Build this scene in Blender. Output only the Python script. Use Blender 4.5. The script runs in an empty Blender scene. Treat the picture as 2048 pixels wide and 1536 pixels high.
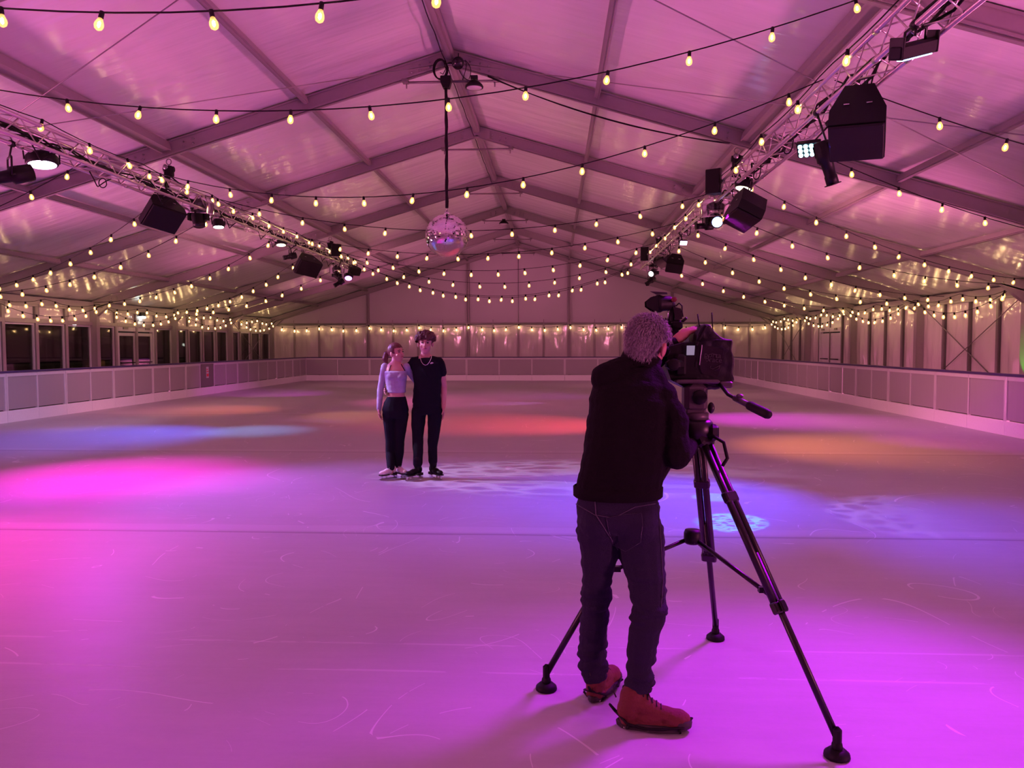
import bpy, bmesh, math, random
import numpy as np
from mathutils import Vector, Matrix, noise
random.seed(7)
PI = math.pi
scn = bpy.context.scene
COL = scn.collection
V = Vector

# ---------------------------------------------------------------- camera
F_PX, PITCH, YAW, ROLL = 1560.7, 0.0493, -0.0544, -0.0022
CAM = V((1.779, 0.0, 1.6))
fwd = V((math.sin(YAW)*math.cos(PITCH), math.cos(YAW)*math.cos(PITCH), -math.sin(PITCH)))
rgt = V((math.cos(YAW), -math.sin(YAW), 0)); upv = rgt.cross(fwd)
cr, sr = math.cos(ROLL), math.sin(ROLL)
rgt, upv = cr*rgt + sr*upv, -sr*rgt + cr*upv
cam_data = bpy.data.cameras.new('camera'); cam = bpy.data.objects.new('camera', cam_data); COL.objects.link(cam)
cam_data.sensor_fit = 'HORIZONTAL'; cam_data.sensor_width = 36.0; cam_data.lens = F_PX*36.0/2048
cam_data.clip_start = 0.05; cam_data.clip_end = 300
Mc = Matrix((rgt, upv, -fwd)).transposed().to_4x4(); Mc.translation = CAM
cam.matrix_world = Mc
scn.camera = cam
def at(u, v, Y):
    """photo pixel -> point of the place at depth Y along the tent"""
    d = fwd + rgt*((u-1024)/F_PX) - upv*((v-768)/F_PX)
    return CAM + d*((Y-CAM.y)/d.y)

# ---------------------------------------------------------------- world, view, lights
w = bpy.data.worlds.new('world'); scn.world = w; w.use_nodes = True
bgn = w.node_tree.nodes['Background']; bgn.inputs[0].default_value = (0.035, 0.024, 0.020, 1); bgn.inputs[1].default_value = 0.5
scn.view_settings.view_transform = 'Standard'; scn.view_settings.look = 'None'
scn.view_settings.exposure = 0.0; scn.view_settings.gamma = 1.0
scn.view_settings.use_curve_mapping = False
cy = scn.cycles
cy.use_denoising = True; cy.use_adaptive_sampling = True; cy.adaptive_threshold = .09; cy.adaptive_min_samples = 16
cy.max_bounces = 4; cy.diffuse_bounces = 3; cy.glossy_bounces = 2
cy.transmission_bounces = 2; cy.transparent_max_bounces = 6
cy.caustics_reflective = False; cy.caustics_refractive = False; cy.sample_clamp_indirect = 3.0

def spot(loc, aim, col, power, angle=40, blend=1.0, radius=0.08, gobo=None):
    l = bpy.data.lights.new('stage_or_fill_beam', 'SPOT'); l.energy = power; l.color = col
    l.spot_size = math.radians(angle); l.spot_blend = blend; l.shadow_soft_size = radius
    o = bpy.data.objects.new('stage_or_fill_beam', l); COL.objects.link(o)
    d = V(aim) - V(loc)
    o.matrix_world = Matrix.Translation(V(loc)) @ d.to_track_quat('-Z', 'Y').to_matrix().to_4x4()
    if gobo:
        l.use_nodes = True; nt = l.node_tree; em = nt.nodes['Emission']
        tc = nt.nodes.new('ShaderNodeTexCoord'); mp = nt.nodes.new('ShaderNodeVectorMath'); mp.operation = 'SCALE'
        mp.inputs[3].default_value = gobo
        nz = nt.nodes.new('ShaderNodeTexVoronoi'); nz.feature = 'DISTANCE_TO_EDGE'; nz.inputs['Scale'].default_value = 1.0
        rp = nt.nodes.new('ShaderNodeValToRGB'); rp.color_ramp.elements[0].position = .03; rp.color_ramp.elements[0].color = (3, 3, 3, 1)
        rp.color_ramp.elements[1].position = .22; rp.color_ramp.elements[1].color = (.15, .15, .15, 1)
        nt.links.new(tc.outputs['Normal'], mp.inputs[0]); nt.links.new(mp.outputs[0], nz.inputs['Vector'])
        nt.links.new(nz.outputs['Distance'], rp.inputs[0]); nt.links.new(rp.outputs[0], em.inputs['Color'])
    return o
K = 3.4
# ice washes from the truss fixtures: fixture position, where the pool lies on the ice
MAG = (1.0, .04, .95); VIO = (.42, .10, 1.0); BLU = (.10, .16, 1.0); RED = (1.0, .05, .07); ORA = (1.0, .30, .08); PNK = (1.0, .10, .45)
spot((-4.45, 9.6, 3.62), (-3.7, 9.3, 0), (1.0, .0, .68), K*330, 62)        # magenta pool left
spot((-4.45, 9.9, 3.62), (-2.6, 7.6, 0), (.75, .02, 1.0), K*210, 72)
spot((-4.45, 6.0, 3.62), (-3.3, 5.3, 0), (1.0, .02, .36), K*300, 70)         # hot pink at the left edge
spot((-4.45, 15.3, 3.62), (-6.3, 13.3, 0), (.06, .12, 1.0), K*360, 66)       # blue pool left
spot((-4.45, 14.8, 3.62), (-3.9, 14.4, 0), (.10, .42, 1.0), K*120, 40)
spot((-4.45, 19.6, 3.62), (-6.8, 19.0, 0), (1.0, .18, .10), K*150, 55)       # orange red left
spot((-4.45, 19.8, 3.62), (-2.6, 17.6, 0), (1.0, .40, .14), K*90, 42)
spot((-4.45, 23.9, 3.62), (-8.0, 26.0, 0), (.9, .02, .9), K*120, 55)
spot((4.45, 14.6, 3.62), (1.0, 15.8, 0), RED, K*430, 56)                     # red pool centre
spot((4.45, 12.7, 3.62), (6.6, 12.3, 0), (1.0, .24, .06), K*430, 66)         # orange right
spot((4.45, 17.8, 3.62), (6.6, 16.9, 0), (.95, .02, .85), K*260, 62)         # magenta right
spot((4.45, 8.9, 3.62), (2.8, 8.0, 0), (.08, .05, 1.0), K*480, 60)           # violet behind the tripod
spot((4.45, 7.9, 3.62), (5.9, 6.6, 0), (.04, .03, 1.0), K*480, 62)
spot((-4.45, 10.0, 3.62), (0.4, 7.9, 0), (.42, .16, 1.0), K*330, 66)
spot((4.45, 12.5, 3.62), (9.6, 13.6, .2), (.85, .02, 1.0), K*330, 46)
spot((-4.45, 12.0, 3.62), (-9.6, 17.0, .2), (.75, .50, 1.0), K*230, 50)
spot((4.45, 7.9, 3.62), (5.4, 7.4, 0), (.5, .3, 1.0), K*60, 34, .4, .02, gobo=16)
spot((4.45, 5.4, 3.62), (2.75, 2.85, 0), (.60, .0, 1.0), K*420, 58, 1.0, .4)            # magenta by the tripod foot
spot((-4.45, 9.4, 3.62), (1.5, 9.5, 0), (.75, .55, 1.0), K*170, 24, .6, .02, gobo=26)   # pale gobo on the ice beside the couple
spot((4.45, 9.4, 3.62), (3.45, 8.25, 0), (.0, .30, 1.0), K*330, 7.0, .5, .02)
spot((4.45, 9.4, 3.62), (3.38, 7.1, 0), (.0, .35, 1.0), K*260, 9, .4, .01, gobo=60)
spot((4.45, 14.8, 3.62), (-3.2, 16.4, 0), (.05, .10, 1.0), K*200, 5, .5, .02)
spot((4.45, 22.0, 3.62), (1.0, 25.0, 0), (.55, .05, .8), K*70, 50)
spot((4.45, 22.0, 3.62), (.6, 21.5, 0), (.8, .25, 1.0), K*60, 18, .8, .02, gobo=30)
spot((-4.45, 21.5, 3.62), (0, 22.5, 0), (1.0, .10, .42), K*190, 96)  # broad pink fill, added to lift the far ice
# unseen uplighters, added behind the side barriers to brighten the opposite roof slope
for sx in (-1, 1):
    for y, p in ((-1.0, 3600), (6.5, 3600), (14.0, 2800), (22.0, 1700), (31.0, 1300)):
        spot((sx*11.4, y, .55), (-sx*3.2, y+1.0, 5.7), (1.0, .20, .50), p*1.08, 88, 1.0, .5)
# pink fill beams added under the trusses to lift the gable and side walls
for sx in (-1, 1):
    spot((sx*4.45, 26.5, 3.6), (sx*5.0, 38.0, 2.6), (1.0, .25, .46), 620, 110, 1.0, .3)
spot((4.45, 14.0, 3.6), (12.4, 18.0, 1.5), (1.0, .30, .40), 1100, 84, 1.0, .3)
spot((4.45, 23.0, 3.6), (12.4, 28.5, 1.6), (1.0, .30, .42), 480, 100, 1.0, .3)
spot((-4.45, 17.0, 3.6), (-12.4, 24.0, 1.8), (1.0, .30, .46), 620, 100, 1.0, .3)
# green lamp by the exit in the right wall
spot((11.7, 17.75, .6), (12.5, 17.93, 1.5), (.02, 1.0, .03), 60, 44, .3, .03)
spot((4.45, 12.5, 3.62), (1.26, 7.11, 0), (1.0, .0, .02), 160, 2.2, .6, .01)

# ---------------------------------------------------------------- materials
def mat(name, col, rough=.6, metal=0.0, emit=None, estr=0.0, bump=0.0, bscale=30.0, var=.06, alpha=None, spec=None, coat=0.0, trans=0.0):
    m = bpy.data.materials.new(name); m.use_nodes = True; nt = m.node_tree; N = nt.nodes; L = nt.links
    b = N['Principled BSDF']; b.inputs['Roughness'].default_value = rough; b.inputs['Metallic'].default_value = metal
    tc = N.new('ShaderNodeTexCoord'); nz = N.new('ShaderNodeTexNoise'); nz.inputs['Scale'].default_value = bscale; nz.inputs['Detail'].default_value = 4
    L.new(tc.outputs['Object'], nz.inputs['Vector'])
    mx = N.new('ShaderNodeMix'); mx.data_type = 'RGBA'
    a = [max(0, c*(1-var)) for c in col]; c2 = [min(1, c*(1+var)) for c in col]
    mx.inputs[6].default_value = (*a, 1); mx.inputs[7].default_value = (*c2, 1)
    L.new(nz.outputs['Fac'], mx.inputs[0]); L.new(mx.outputs[2], b.inputs['Base Color'])
    if bump:
        bp = N.new('ShaderNodeBump'); bp.inputs['Strength'].default_value = bump; bp.inputs['Distance'].default_value = .01
        L.new(nz.outputs['Fac'], bp.inputs['Height']); L.new(bp.outputs[0], b.inputs['Normal'])
    if emit: b.inputs['Emission Color'].default_value = (*emit, 1); b.inputs['Emission Strength'].default_value = estr
    if alpha is not None: b.inputs['Alpha'].default_value = alpha
    if spec is not None: b.inputs['Specular IOR Level'].default_value = spec
    if coat: b.inputs['Coat Weight'].default_value = coat; b.inputs['Coat Roughness'].default_value = .12
    if trans: b.inputs['Transmission Weight'].default_value = trans
    return m
M = {}
M['alu'] = mat('aluminium', (.31, .275, .275), .48, .15, bump=.1, bscale=14)
M['alu_dark'] = mat('grey_aluminium_profile', (.20, .18, .18), .45, .3)
M['truss'] = mat('truss_aluminium', (.55, .50, .49), .30, .6, bump=.05, bscale=60)
M['steel'] = mat('galvanised_steel', (.35, .33, .34), .4, .8)
M['black'] = mat('black_plastic', (.007, .006, .007), .5, bump=.1, bscale=80, spec=.22)
M['black_metal'] = mat('black_painted_metal', (.010, .009, .010), .4, spec=.3)
M['rubber'] = mat('black_rubber_cable', (.007, .005, .007), .6, spec=.2)
M['speaker'] = mat('speaker_grille_black', (.012, .008, .010), .6, bump=.5, bscale=260, spec=.25)
M['white'] = mat('white_plastic', (.60, .58, .60), .38, bump=.06, bscale=8)
M['kick'] = mat('white_kick_plate', (.84, .84, .86), .3)
M['rail'] = mat('dark_blue_rail', (.05, .03, .12), .35)
M['bulb_core'] = mat('bulb_filament_glow', (1, .8, .5), .5, emit=(1, .66, .30), estr=72)
M['mirror'] = mat('mirror_tile', (.92, .92, .93), .04, 1.0, var=.02)
M['skin'] = mat('skin', (.62, .36, .28), .5, bump=.15, bscale=90)
M['skin_old'] = mat('weathered_skin', (.42, .18, .15), .5, bump=.2, bscale=90)
M['jacket'] = mat('black_fleece', (.0045, .0032, .0038), .9, bump=.4, bscale=120, spec=.15)
M['jeans'] = mat('dark_blue_denim', (.020, .017, .036), .85, bump=.5, bscale=240, var=.25, spec=.15)
M['denim_seam'] = mat('denim_stitching', (.06, .05, .08), .8)
M['boot'] = mat('rust_red_suede', (.12, .020, .016), .8, bump=.3, bscale=100, var=.15)
M['sole'] = mat('dark_boot_sole', (.025, .018, .018), .7)
M['grey_hair'] = mat('grey_hair', (.17, .15, .155), .6, var=.4, bscale=60)
M['grey_strand'] = mat('grey_hair_strands', (.30, .27, .28), .5, var=.8, bscale=110)
M['brown_hair'] = mat('curly_brown_hair', (.085, .035, .022), .6, bump=.8, bscale=60, var=.4)
M['auburn_hair'] = mat('auburn_hair', (.10, .022, .022), .45, var=.4, bscale=60)
M['black_cloth'] = mat('black_cotton', (.010, .010, .016), .9, bump=.3, bscale=120, spec=.15)
M['lilac'] = mat('lilac_grey_jersey', (.40, .40, .52), .8, bump=.3, bscale=140)
M['white_leather'] = mat('white_skate_leather', (.78, .74, .72), .4)
M['chrome'] = mat('polished_steel', (.8, .8, .82), .12, 1.0)
M['eye'] = mat('eye', (.03, .02, .02), .2)
M['lips'] = mat('lips', (.42, .13, .12), .5)
M['tripod'] = mat('tripod_black_anodised', (.009, .005, .008), .38, spec=.4)
M['head_grey'] = mat('fluid_head_grey', (.085, .07, .075), .45, .3)
M['cover'] = mat('rain_cover_nylon', (.006, .004, .007), .5, bump=.6, bscale=22, spec=.35)
M['pvc'] = mat('clear_rain_cover_window', (.016, .010, .016), .22, spec=.4, bump=.6, bscale=18)
M['red_sign'] = mat('red_print', (.75, .04, .06), .5)
M['ground'] = mat('dark_matting', (.06, .045, .045), .8, bump=.3, bscale=20)

def stretch(nt, scale, rot=(0, 0, 0)):
    tc = nt.nodes.new('ShaderNodeTexCoord'); mp = nt.nodes.new('ShaderNodeMapping')
    mp.inputs['Scale'].default_value = scale; mp.inputs['Rotation'].default_value = rot
    nt.links.new(tc.outputs['Object'], mp.inputs['Vector']); return mp.outputs[0]
def ice():
    m = bpy.data.materials.new('rink_ice'); m.use_nodes = True; nt = m.node_tree; N = nt.nodes; L = nt.links
    b = N['Principled BSDF']; b.inputs['Base Color'].default_value = (.78, .78, .80, 1)
    b.inputs['IOR'].default_value = 1.31
    def math_(op, a, c=None, clamp=False):
        n = N.new('ShaderNodeMath'); n.operation = op; n.use_clamp = clamp
        for i, q in enumerate((a, c)):
            if q is None: continue
            if isinstance(q, (int, float)): n.inputs[i].default_value = q
            else: L.new(q, n.inputs[i])
        return n.outputs[0]
    def nz(scale, vec, detail=4, rough=.6, dist=0):
        n = N.new('ShaderNodeTexNoise'); n.inputs['Scale'].default_value = scale; n.inputs['Detail'].default_value = detail
        n.inputs['Roughness'].default_value = rough; n.inputs['Distortion'].default_value = dist; L.new(vec, n.inputs['Vector']); return n.outputs['Fac']
    base = stretch(nt, (1, 1, 1)); lin = stretch(nt, (.18, 1.6, 1)); 
    cloud = nz(.9, base, 5); frost = nz(26, base, 6, .75); streak = nz(5.5, lin, 6, .7)
    # skate marks: thin contour lines of distorted noise
    sc = None
    for s, wdt, dv in ((.35, .0012, .5), (.6, .0016, .4), (1.3, .0022, .7)):
        n = nz(s, stretch(nt, (1, 1, 1), (0, 0, s)), 0, .5, dv)
        d = math_('ABSOLUTE', math_('SUBTRACT', math_('FRACT', math_('MULTIPLY', n, 7.0)), .5))
        ln = math_('LESS_THAN', d, wdt*5)
        gate = math_('GREATER_THAN', nz(.8+s, stretch(nt, (1, 1, 1), (0, 0, s*3)), 3), .56)
        k = math_('MULTIPLY', ln, gate); sc = k if sc is None else math_('MAXIMUM', sc, k)
    # chipped frost flecks
    chip = math_('GREATER_THAN', nz(9, base, 8, .8), .70)
    # seams between the ice mats run across the rink
    sx = N.new('ShaderNodeSeparateXYZ'); L.new(base, sx.inputs[0]); y = sx.outputs[1]; wob = math_('MULTIPLY', math_('SUBTRACT', nz(.5, base, 2), .5), .06)
    yy = math_('ADD', y, wob); seam = None; pale = None
    for y0 in (6.52, 11.55, 17.9, 22.6, 27.8, 32.8):
        k = math_('LESS_THAN', math_('ABSOLUTE', math_('SUBTRACT', yy, y0)), .022); seam = k if seam is None else math_('MAXIMUM', seam, k)
        k = math_('LESS_THAN', math_('ABSOLUTE', math_('SUBTRACT', yy, y0+.17)), .10); pale = k if pale is None else math_('MAXIMUM', pale, k)
    for y0 in (4.08, 3.73):
        k = math_('LESS_THAN', math_('ABSOLUTE', math_('SUBTRACT', yy, y0)), .010); k = math_('MULTIPLY', k, math_('MULTIPLY', math_('GREATER_THAN', streak, .49), .45)); sc = math_('MAXIMUM', sc, k)
    fac = math_('ADD', math_('ADD', math_('MULTIPLY', sc, .45), math_('MULTIPLY', chip, .4)), math_('MULTIPLY', pale, .12), True)
    cr_ = N.new('ShaderNodeValToRGB'); cr_.color_ramp.elements[0].position = .3; cr_.color_ramp.elements[0].color = (.40, .40, .43, 1)
    cr_.color_ramp.elements[1].position = .75; cr_.color_ramp.elements[1].color = (.53, .53, .55, 1)
    mixv = math_('ADD', math_('MULTIPLY', cloud, .45), math_('ADD', math_('MULTIPLY', streak, .4), math_('MULTIPLY', frost, .2)))
    L.new(mixv, cr_.inputs[0])
    mx = N.new('ShaderNodeMix'); mx.data_type = 'RGBA'; L.new(fac, mx.inputs[0]); L.new(cr_.outputs[0], mx.inputs[6]); mx.inputs[7].default_value = (.92, .92, .95, 1)
    m2 = N.new('ShaderNodeMix'); m2.data_type = 'RGBA'; L.new(math_('MULTIPLY', seam, .55), m2.inputs[0]); L.new(mx.outputs[2], m2.inputs[6]); m2.inputs[7].default_value = (.2, .16, .2, 1)
    L.new(m2.outputs[2], b.inputs['Base Color'])
    r = math_('ADD', .26, math_('MULTIPLY', math_('ADD', cloud, streak), .16)); r = math_('ADD', r, math_('MULTIPLY', fac, .2)); L.new(r, b.inputs['Roughness'])
    bp = N.new('ShaderNodeBump'); bp.inputs['Strength'].default_value = .25; bp.inputs['Distance'].default_value = .006
    h = math_('ADD', math_('MULTIPLY', frost, .5), math_('ADD', streak, math_('MULTIPLY', fac, .6))); L.new(h, bp.inputs['Height']); L.new(bp.outputs[0], b.inputs['Normal'])
    return m
M['ice'] = ice()
def film(name, col, rough, sc, strength, dist=.05, spec=.5, coat=0):
    """coated tent fabric / film with long soft folds in the relief"""
    m = bpy.data.materials.new(name); m.use_nodes = True; nt = m.node_tree; N = nt.nodes; L = nt.links; b = N['Principled BSDF']
    b.inputs['Base Color'].default_value = (*col, 1); b.inputs['Roughness'].default_value = rough; b.inputs['Specular IOR Level'].default_value = spec
    n = N.new('ShaderNodeTexNoise'); n.inputs['Scale'].default_value = 1; n.inputs['Detail'].default_value = 3; L.new(stretch(nt, sc), n.inputs['Vector'])
    n2 = N.new('ShaderNodeTexNoise'); n2.inputs['Scale'].default_value = .6; n2.inputs['Detail'].default_value = 5; L.new(stretch(nt, (1, 1, 1)), n2.inputs['Vector'])
    mx = N.new('ShaderNodeMix'); mx.data_type = 'RGBA'; mx.inputs[6].default_value = (*[c*.9 for c in col], 1); mx.inputs[7].default_value = (*[min(1, c*1.06) for c in col], 1)
    L.new(n2.outputs['Fac'], mx.inputs[0]); L.new(mx.outputs[2], b.inputs['Base Color'])
    bp = N.new('ShaderNodeBump'); bp.inputs['Strength'].default_value = strength; bp.inputs['Distance'].default_value = dist
    L.new(n.outputs['Fac'], bp.inputs['Height']); L.new(bp.outputs[0], b.inputs['Normal'])
    if coat: b.inputs['Coat Weight'].default_value = coat; b.inputs['Coat Roughness'].default_value = .19; L.new(bp.outputs[0], b.inputs['Coat Normal'])
    return m
M['roof'] = film('white_tent_fabric', (.82, .80, .82), .3, (.5, 3.0, .5), .45, .05, .6, 1.0)
M['wall_film'] = film('glossy_wall_film', (.66, .60, .60), .16, (3.5, 3.5, 1.1), .6, .05, .8)
M['gable_fabric'] = film('gable_fabric', (.60, .56, .58), .5, (.8, .8, .8), .3, .04, .4)
M['barrier_panel'] = film('hazy_barrier_panel', (.36, .34, .35), .35, (9, 9, .6), .35, .01, .5)
def glass_mat(name, tint, rough, refl):
    m = bpy.data.materials.new(name); m.use_nodes = True; nt = m.node_tree; N = nt.nodes; L = nt.links
    out = N['Material Output']; N.remove(N['Principled BSDF'])
    t = N.new('ShaderNodeBsdfTransparent'); t.inputs[0].default_value = (*tint, 1); g = N.new('ShaderNodeBsdfGlossy'); g.inputs['Roughness'].default_value = rough
    lw = N.new('ShaderNodeFresnel'); lw.inputs[0].default_value = 1.5; mu = N.new('ShaderNodeMath'); mu.operation = 'MULTIPLY_ADD'; mu.inputs[1].default_value = .9; mu.inputs[2].default_value = refl
    L.new(lw.outputs[0], mu.inputs[0]); mx = N.new('ShaderNodeMixShader'); L.new(mu.outputs[0], mx.inputs[0]); L.new(t.outputs[0], mx.inputs[1]); L.new(g.outputs[0], mx.inputs[2])
    L.new(mx.outputs[0], out.inputs[0]); return m
M['glass'] = glass_mat('window_pane', (.72, .70, .66), .03, .03)
M['dome'] = glass_mat('clear_plastic_dome', (.85, .8, .84), .08, .10)
def emis(name, col, s):
    m = bpy.data.materials.new(name); m.use_nodes = True; nt = m.node_tree; N = nt.nodes
    e = N.new('ShaderNodeEmission'); e.inputs[0].default_value = (*col, 1); e.inputs[1].default_value = s
    N.remove(N['Principled BSDF']); nt.links.new(e.outputs[0], N['Material Output'].inputs[0]); return m
def bulbglass():
    m = bpy.data.materials.new('amber_bulb_glass'); m.use_nodes = True; nt = m.node_tree; N = nt.nodes; L = nt.links; N.remove(N['Principled BSDF'])
    e = N.new('ShaderNodeEmission'); e.inputs[0].default_value = (1, .50, .13, 1); e.inputs[1].default_value = 2.6
    t = N.new('ShaderNodeBsdfTransparent'); mx = N.new('ShaderNodeMixShader'); mx.inputs[0].default_value = .45
    L.new(t.outputs[0], mx.inputs[1]); L.new(e.outputs[0], mx.inputs[2]); L.new(mx.outputs[0], N['Material Output'].inputs[0])
    try: m.cycles.emission_sampling = 'NONE'
    except Exception: pass
    return m
M['bulb_glass'] = bulbglass()
M['led_white'] = emis('led_face_white', (1.0, .93, .97), 6)
M['led_magenta'] = emis('led_face_magenta', (1.0, .62, 1.0), 6)
M['led_warm'] = emis('led_face_warm', (1.0, .86, .55), 4)
M['led_cyan'] = emis('led_face_cyan', (.35, .85, 1.0), 8)
M['led_blue'] = emis('led_face_blue', (.25, .45, 1.0), 8)
M['led_purple'] = emis('led_face_purple', (.65, .2, 1.0), 6)
M['lens_dim'] = emis('faint_lens_glow', (.8, .6, .5), .6)
M['screen'] = emis('monitor_screen', (.70, .50, .80), .42)
M['cool_lamp'] = emis('floodlight_face', (.85, 1.0, .95), 12)
M['outside_glow'] = emis('warm_window_outside', (1.0, .35, .12), .6)

# ---------------------------------------------------------------- mesh builder
class MB:
    def __init__(s): s.v = []; s.f = []; s.sm = []
    def add(s, vs, fs, smooth=False):
        o = len(s.v); s.v += [tuple(p) for p in vs]; s.f += [tuple(i+o for i in f) for f in fs]; s.sm += [smooth]*len(fs); return s
    def box(s, c, d, R=None, bev=0):
        c = V(c); hx, hy, hz = d[0]/2, d[1]/2, d[2]/2
        if bev <= 0:
            P = [V((x, y, z)) for x in (-hx, hx) for y in (-hy, hy) for z in (-hz, hz)]
            Fs = [(0, 1, 3, 2), (4, 6, 7, 5), (0, 4, 5, 1), (2, 3, 7, 6), (0, 2, 6, 4), (1, 5, 7, 3)]
        else:
            b = min(bev, hx*.9, hy*.9, hz*.9); P = []; 
            for z, q in ((-hz, b), (-hz+b, 0), (hz-b, 0), (hz, b)):
                X, Y = hx-q, hy-q
                for sx, sy in ((-1, -1), (1, -1), (1, 1), (-1, 1)):
                    a, c_ = (sx*X, sy*(Y-b+ (0 if q else 0))), (sx*(X-b), sy*Y)
                    if sx*sy > 0: P += [V((a[0], a[1], z)), V((c_[0], c_[1], z))] if (sx, sy) == (1, 1) else [V((a[0], a[1], z)), V((c_[0], c_[1], z))]
                    else: P += [V((c_[0], c_[1], z)), V((a[0], a[1], z))]
            Fs = []
            for k in range(3):
                for i in range(8): j = (i+1) % 8; Fs.append((k*8+i, k*8+j, k*8+8+j, k*8+8+i))
            Fs += [tuple(range(7, -1, -1)), tuple(range(24, 32))]
        if R is not None: P = [R @ p for p in P]
        return s.add([c+p for p in P], Fs)
    def loft(s, rings, smooth=True, cap=True):
        n = len(rings[0]); vs = [p for r in rings for p in r]; fs = []
        for k in range(len(rings)-1):
            for i in range(n): j = (i+1) % n; fs.append((k*n+i, k*n+j, k*n+n+j, k*n+n+i))
        if cap: fs += [tuple(range(n-1, -1, -1)), tuple(range((len(rings)-1)*n, len(rings)*n))]
        return s.add(vs, fs, smooth)
    def tube(s, a, b, r, n=8, r2=None):
        a, b = V(a), V(b); d = (b-a); q = d.to_track_quat('Z', 'Y').to_matrix(); r2 = r if r2 is None else r2
        rg = lambda c, r: [c + q @ V((r*math.cos(t*2*PI/n), r*math.sin(t*2*PI/n), 0)) for t in range(n)]
        return s.loft([rg(a, r), rg(b, r2)])
    def path(s, pts, r, n=6, closed=False):
        pts = [V(p) for p in pts]; rings = []; m = len(pts); up = None
        for i, p in enumerate(pts):
            t = (pts[(i+1) % m if closed else min(i+1, m-1)] - pts[(i-1) % m if closed else max(i-1, 0)]).normalized()
            if up is None: up = V((0, 0, 1)) if abs(t.z) < .9 else V((1, 0, 0))
            x = t.cross(up).normalized(); up = x.cross(t).normalized()
            rr = r[i] if isinstance(r, (list, tuple)) else r
            rings.append([p + x*(rr*math.cos(k*2*PI/n)) + up*(rr*math.sin(k*2*PI/n)) for k in range(n)])
        if closed: rings.append(rings[0])
        return s.loft(rings, cap=not closed)
    def lathe(s, prof, n=16, M_=None, smooth=True):
        M_ = M_ or Matrix(); rings = [[M_ @ V((r*math.cos(k*2*PI/n), r*math.sin(k*2*PI/n), z)) for k in range(n)] for r, z in prof]
        return s.loft(rings, smooth)
    def prism(s, poly, axis_vec, M_=None):
        """poly: list of 3d points (planar), extruded along axis_vec"""
        M_ = M_ or Matrix(); a = [M_ @ V(p) for p in poly]; e = (M_.to_3x3() @ V(axis_vec)); n = len(a)
        return s.add(a+[p+e for p in a], [tuple(range(n-1, -1, -1)), tuple(range(n, 2*n))]+[(i, (i+1) % n, n+(i+1) % n, n+i) for i in range(n)])
    def ball(s, c, r, n=12, m=8, R=None):
        rx, ry, rz = r if isinstance(r, (tuple, list)) else (r, r, r); rings = []
        for i in range(1, m):
            a = PI*i/m; rings.append([V((rx*math.sin(a)*math.cos(k*2*PI/n), ry*math.sin(a)*math.sin(k*2*PI/n), -rz*math.cos(a))) for k in range(n)])
        vs = [p for q in rings for p in q] + [V((0, 0, -rz)), V((0, 0, rz))]; nn = len(vs)
        if R is not None: vs = [R @ p for p in vs]
        fs = []
        for k in range(m-2):
            for i in range(n): j = (i+1) % n; fs.append((k*n+i, k*n+j, k*n+n+j, k*n+n+i))
        for i in range(n): j = (i+1) % n; fs.append((nn-2, j, i)); fs.append((nn-1, (m-2)*n+i, (m-2)*n+j))
        return s.add([V(c)+p for p in vs], fs, True)
    def mesh(s, name, m, xf=None):
        me = bpy.data.meshes.new(name); vs = [tuple(xf @ V(p)) for p in s.v] if xf else s.v
        me.from_pydata(vs, [], s.f); me.polygons.foreach_set('use_smooth', s.sm); me.materials.append(m); me.update(); return me
MW = {}
def link(name, data, parent=None, label=None, kind=None, loc=None):
    o = bpy.data.objects.new(name, data); COL.objects.link(o)
    if parent: o.parent = parent
    if loc is not None: o.location = loc
    if label: o['label'] = label
    if kind: o['kind'] = kind
    return o
def root(name, loc, R=None, **kw):
    """an Empty at a thing's base"""
    o = bpy.data.objects.new(name, None); COL.objects.link(o); o.empty_display_size = .1
    m = Matrix.Translation(V(loc)) @ (R.to_4x4() if R is not None else Matrix()); o.matrix_world = m; MW[o.name] = m
    for k, q in kw.items(): o[k] = q
    return o
def wpart(name, mb, m, parent, label=None, kind=None):
    """part whose mesh was laid out in world coordinates"""
    ch = Matrix(); p = parent
    if p is not None: ch = MW[p.name].inverted()
    o = link(name, mb.mesh(name, m, ch), parent, label, kind)
    MW[o.name] = MW[parent.name] if parent is not None else Matrix()
    return o
def part(name, mb, m, parent, label=None, kind=None):
    """part laid out in the parent's local coordinates"""
    o = link(name, mb.mesh(name, m), parent, label, kind); MW[o.name] = MW[parent.name]; return o
def copy_tree(o, parent=None, loc=None):
    c = o.copy(); COL.objects.link(c); c.parent = parent
    if loc is not None: c.location = loc
    for ch in list(o.children): copy_tree(ch, c)
    return c
def smooth_by(o): pass

# ---------------------------------------------------------------- the tent shell
ZR, SL, EX, EZ = 6.60, .293, 12.5, 2.93
def roofz(x): return ZR - SL*abs(x)
FY = [8.0, 13.52, 18.15, 23.4, 28.45, 33.45, 38.5]
YB = -6.5
BAYS = [(YB, -2.0), (-2.0, 3.0), (3.0, 8.0)] + list(zip(FY[:-1], FY[1:]))

fl = MB(); fl.box((0, 15.2, -.05), (19.5, 41.0, .10)); floor = wpart('floor', fl, M['ice'], None, 'scuffed white ice of the rink', 'structure')
gr = MB(); gr.box((0, 14, -.17), (90, 130, .12)); wpart('ground', gr, M['ground'], None, 'dark matting around the rink and ground outside', 'structure')

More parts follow.
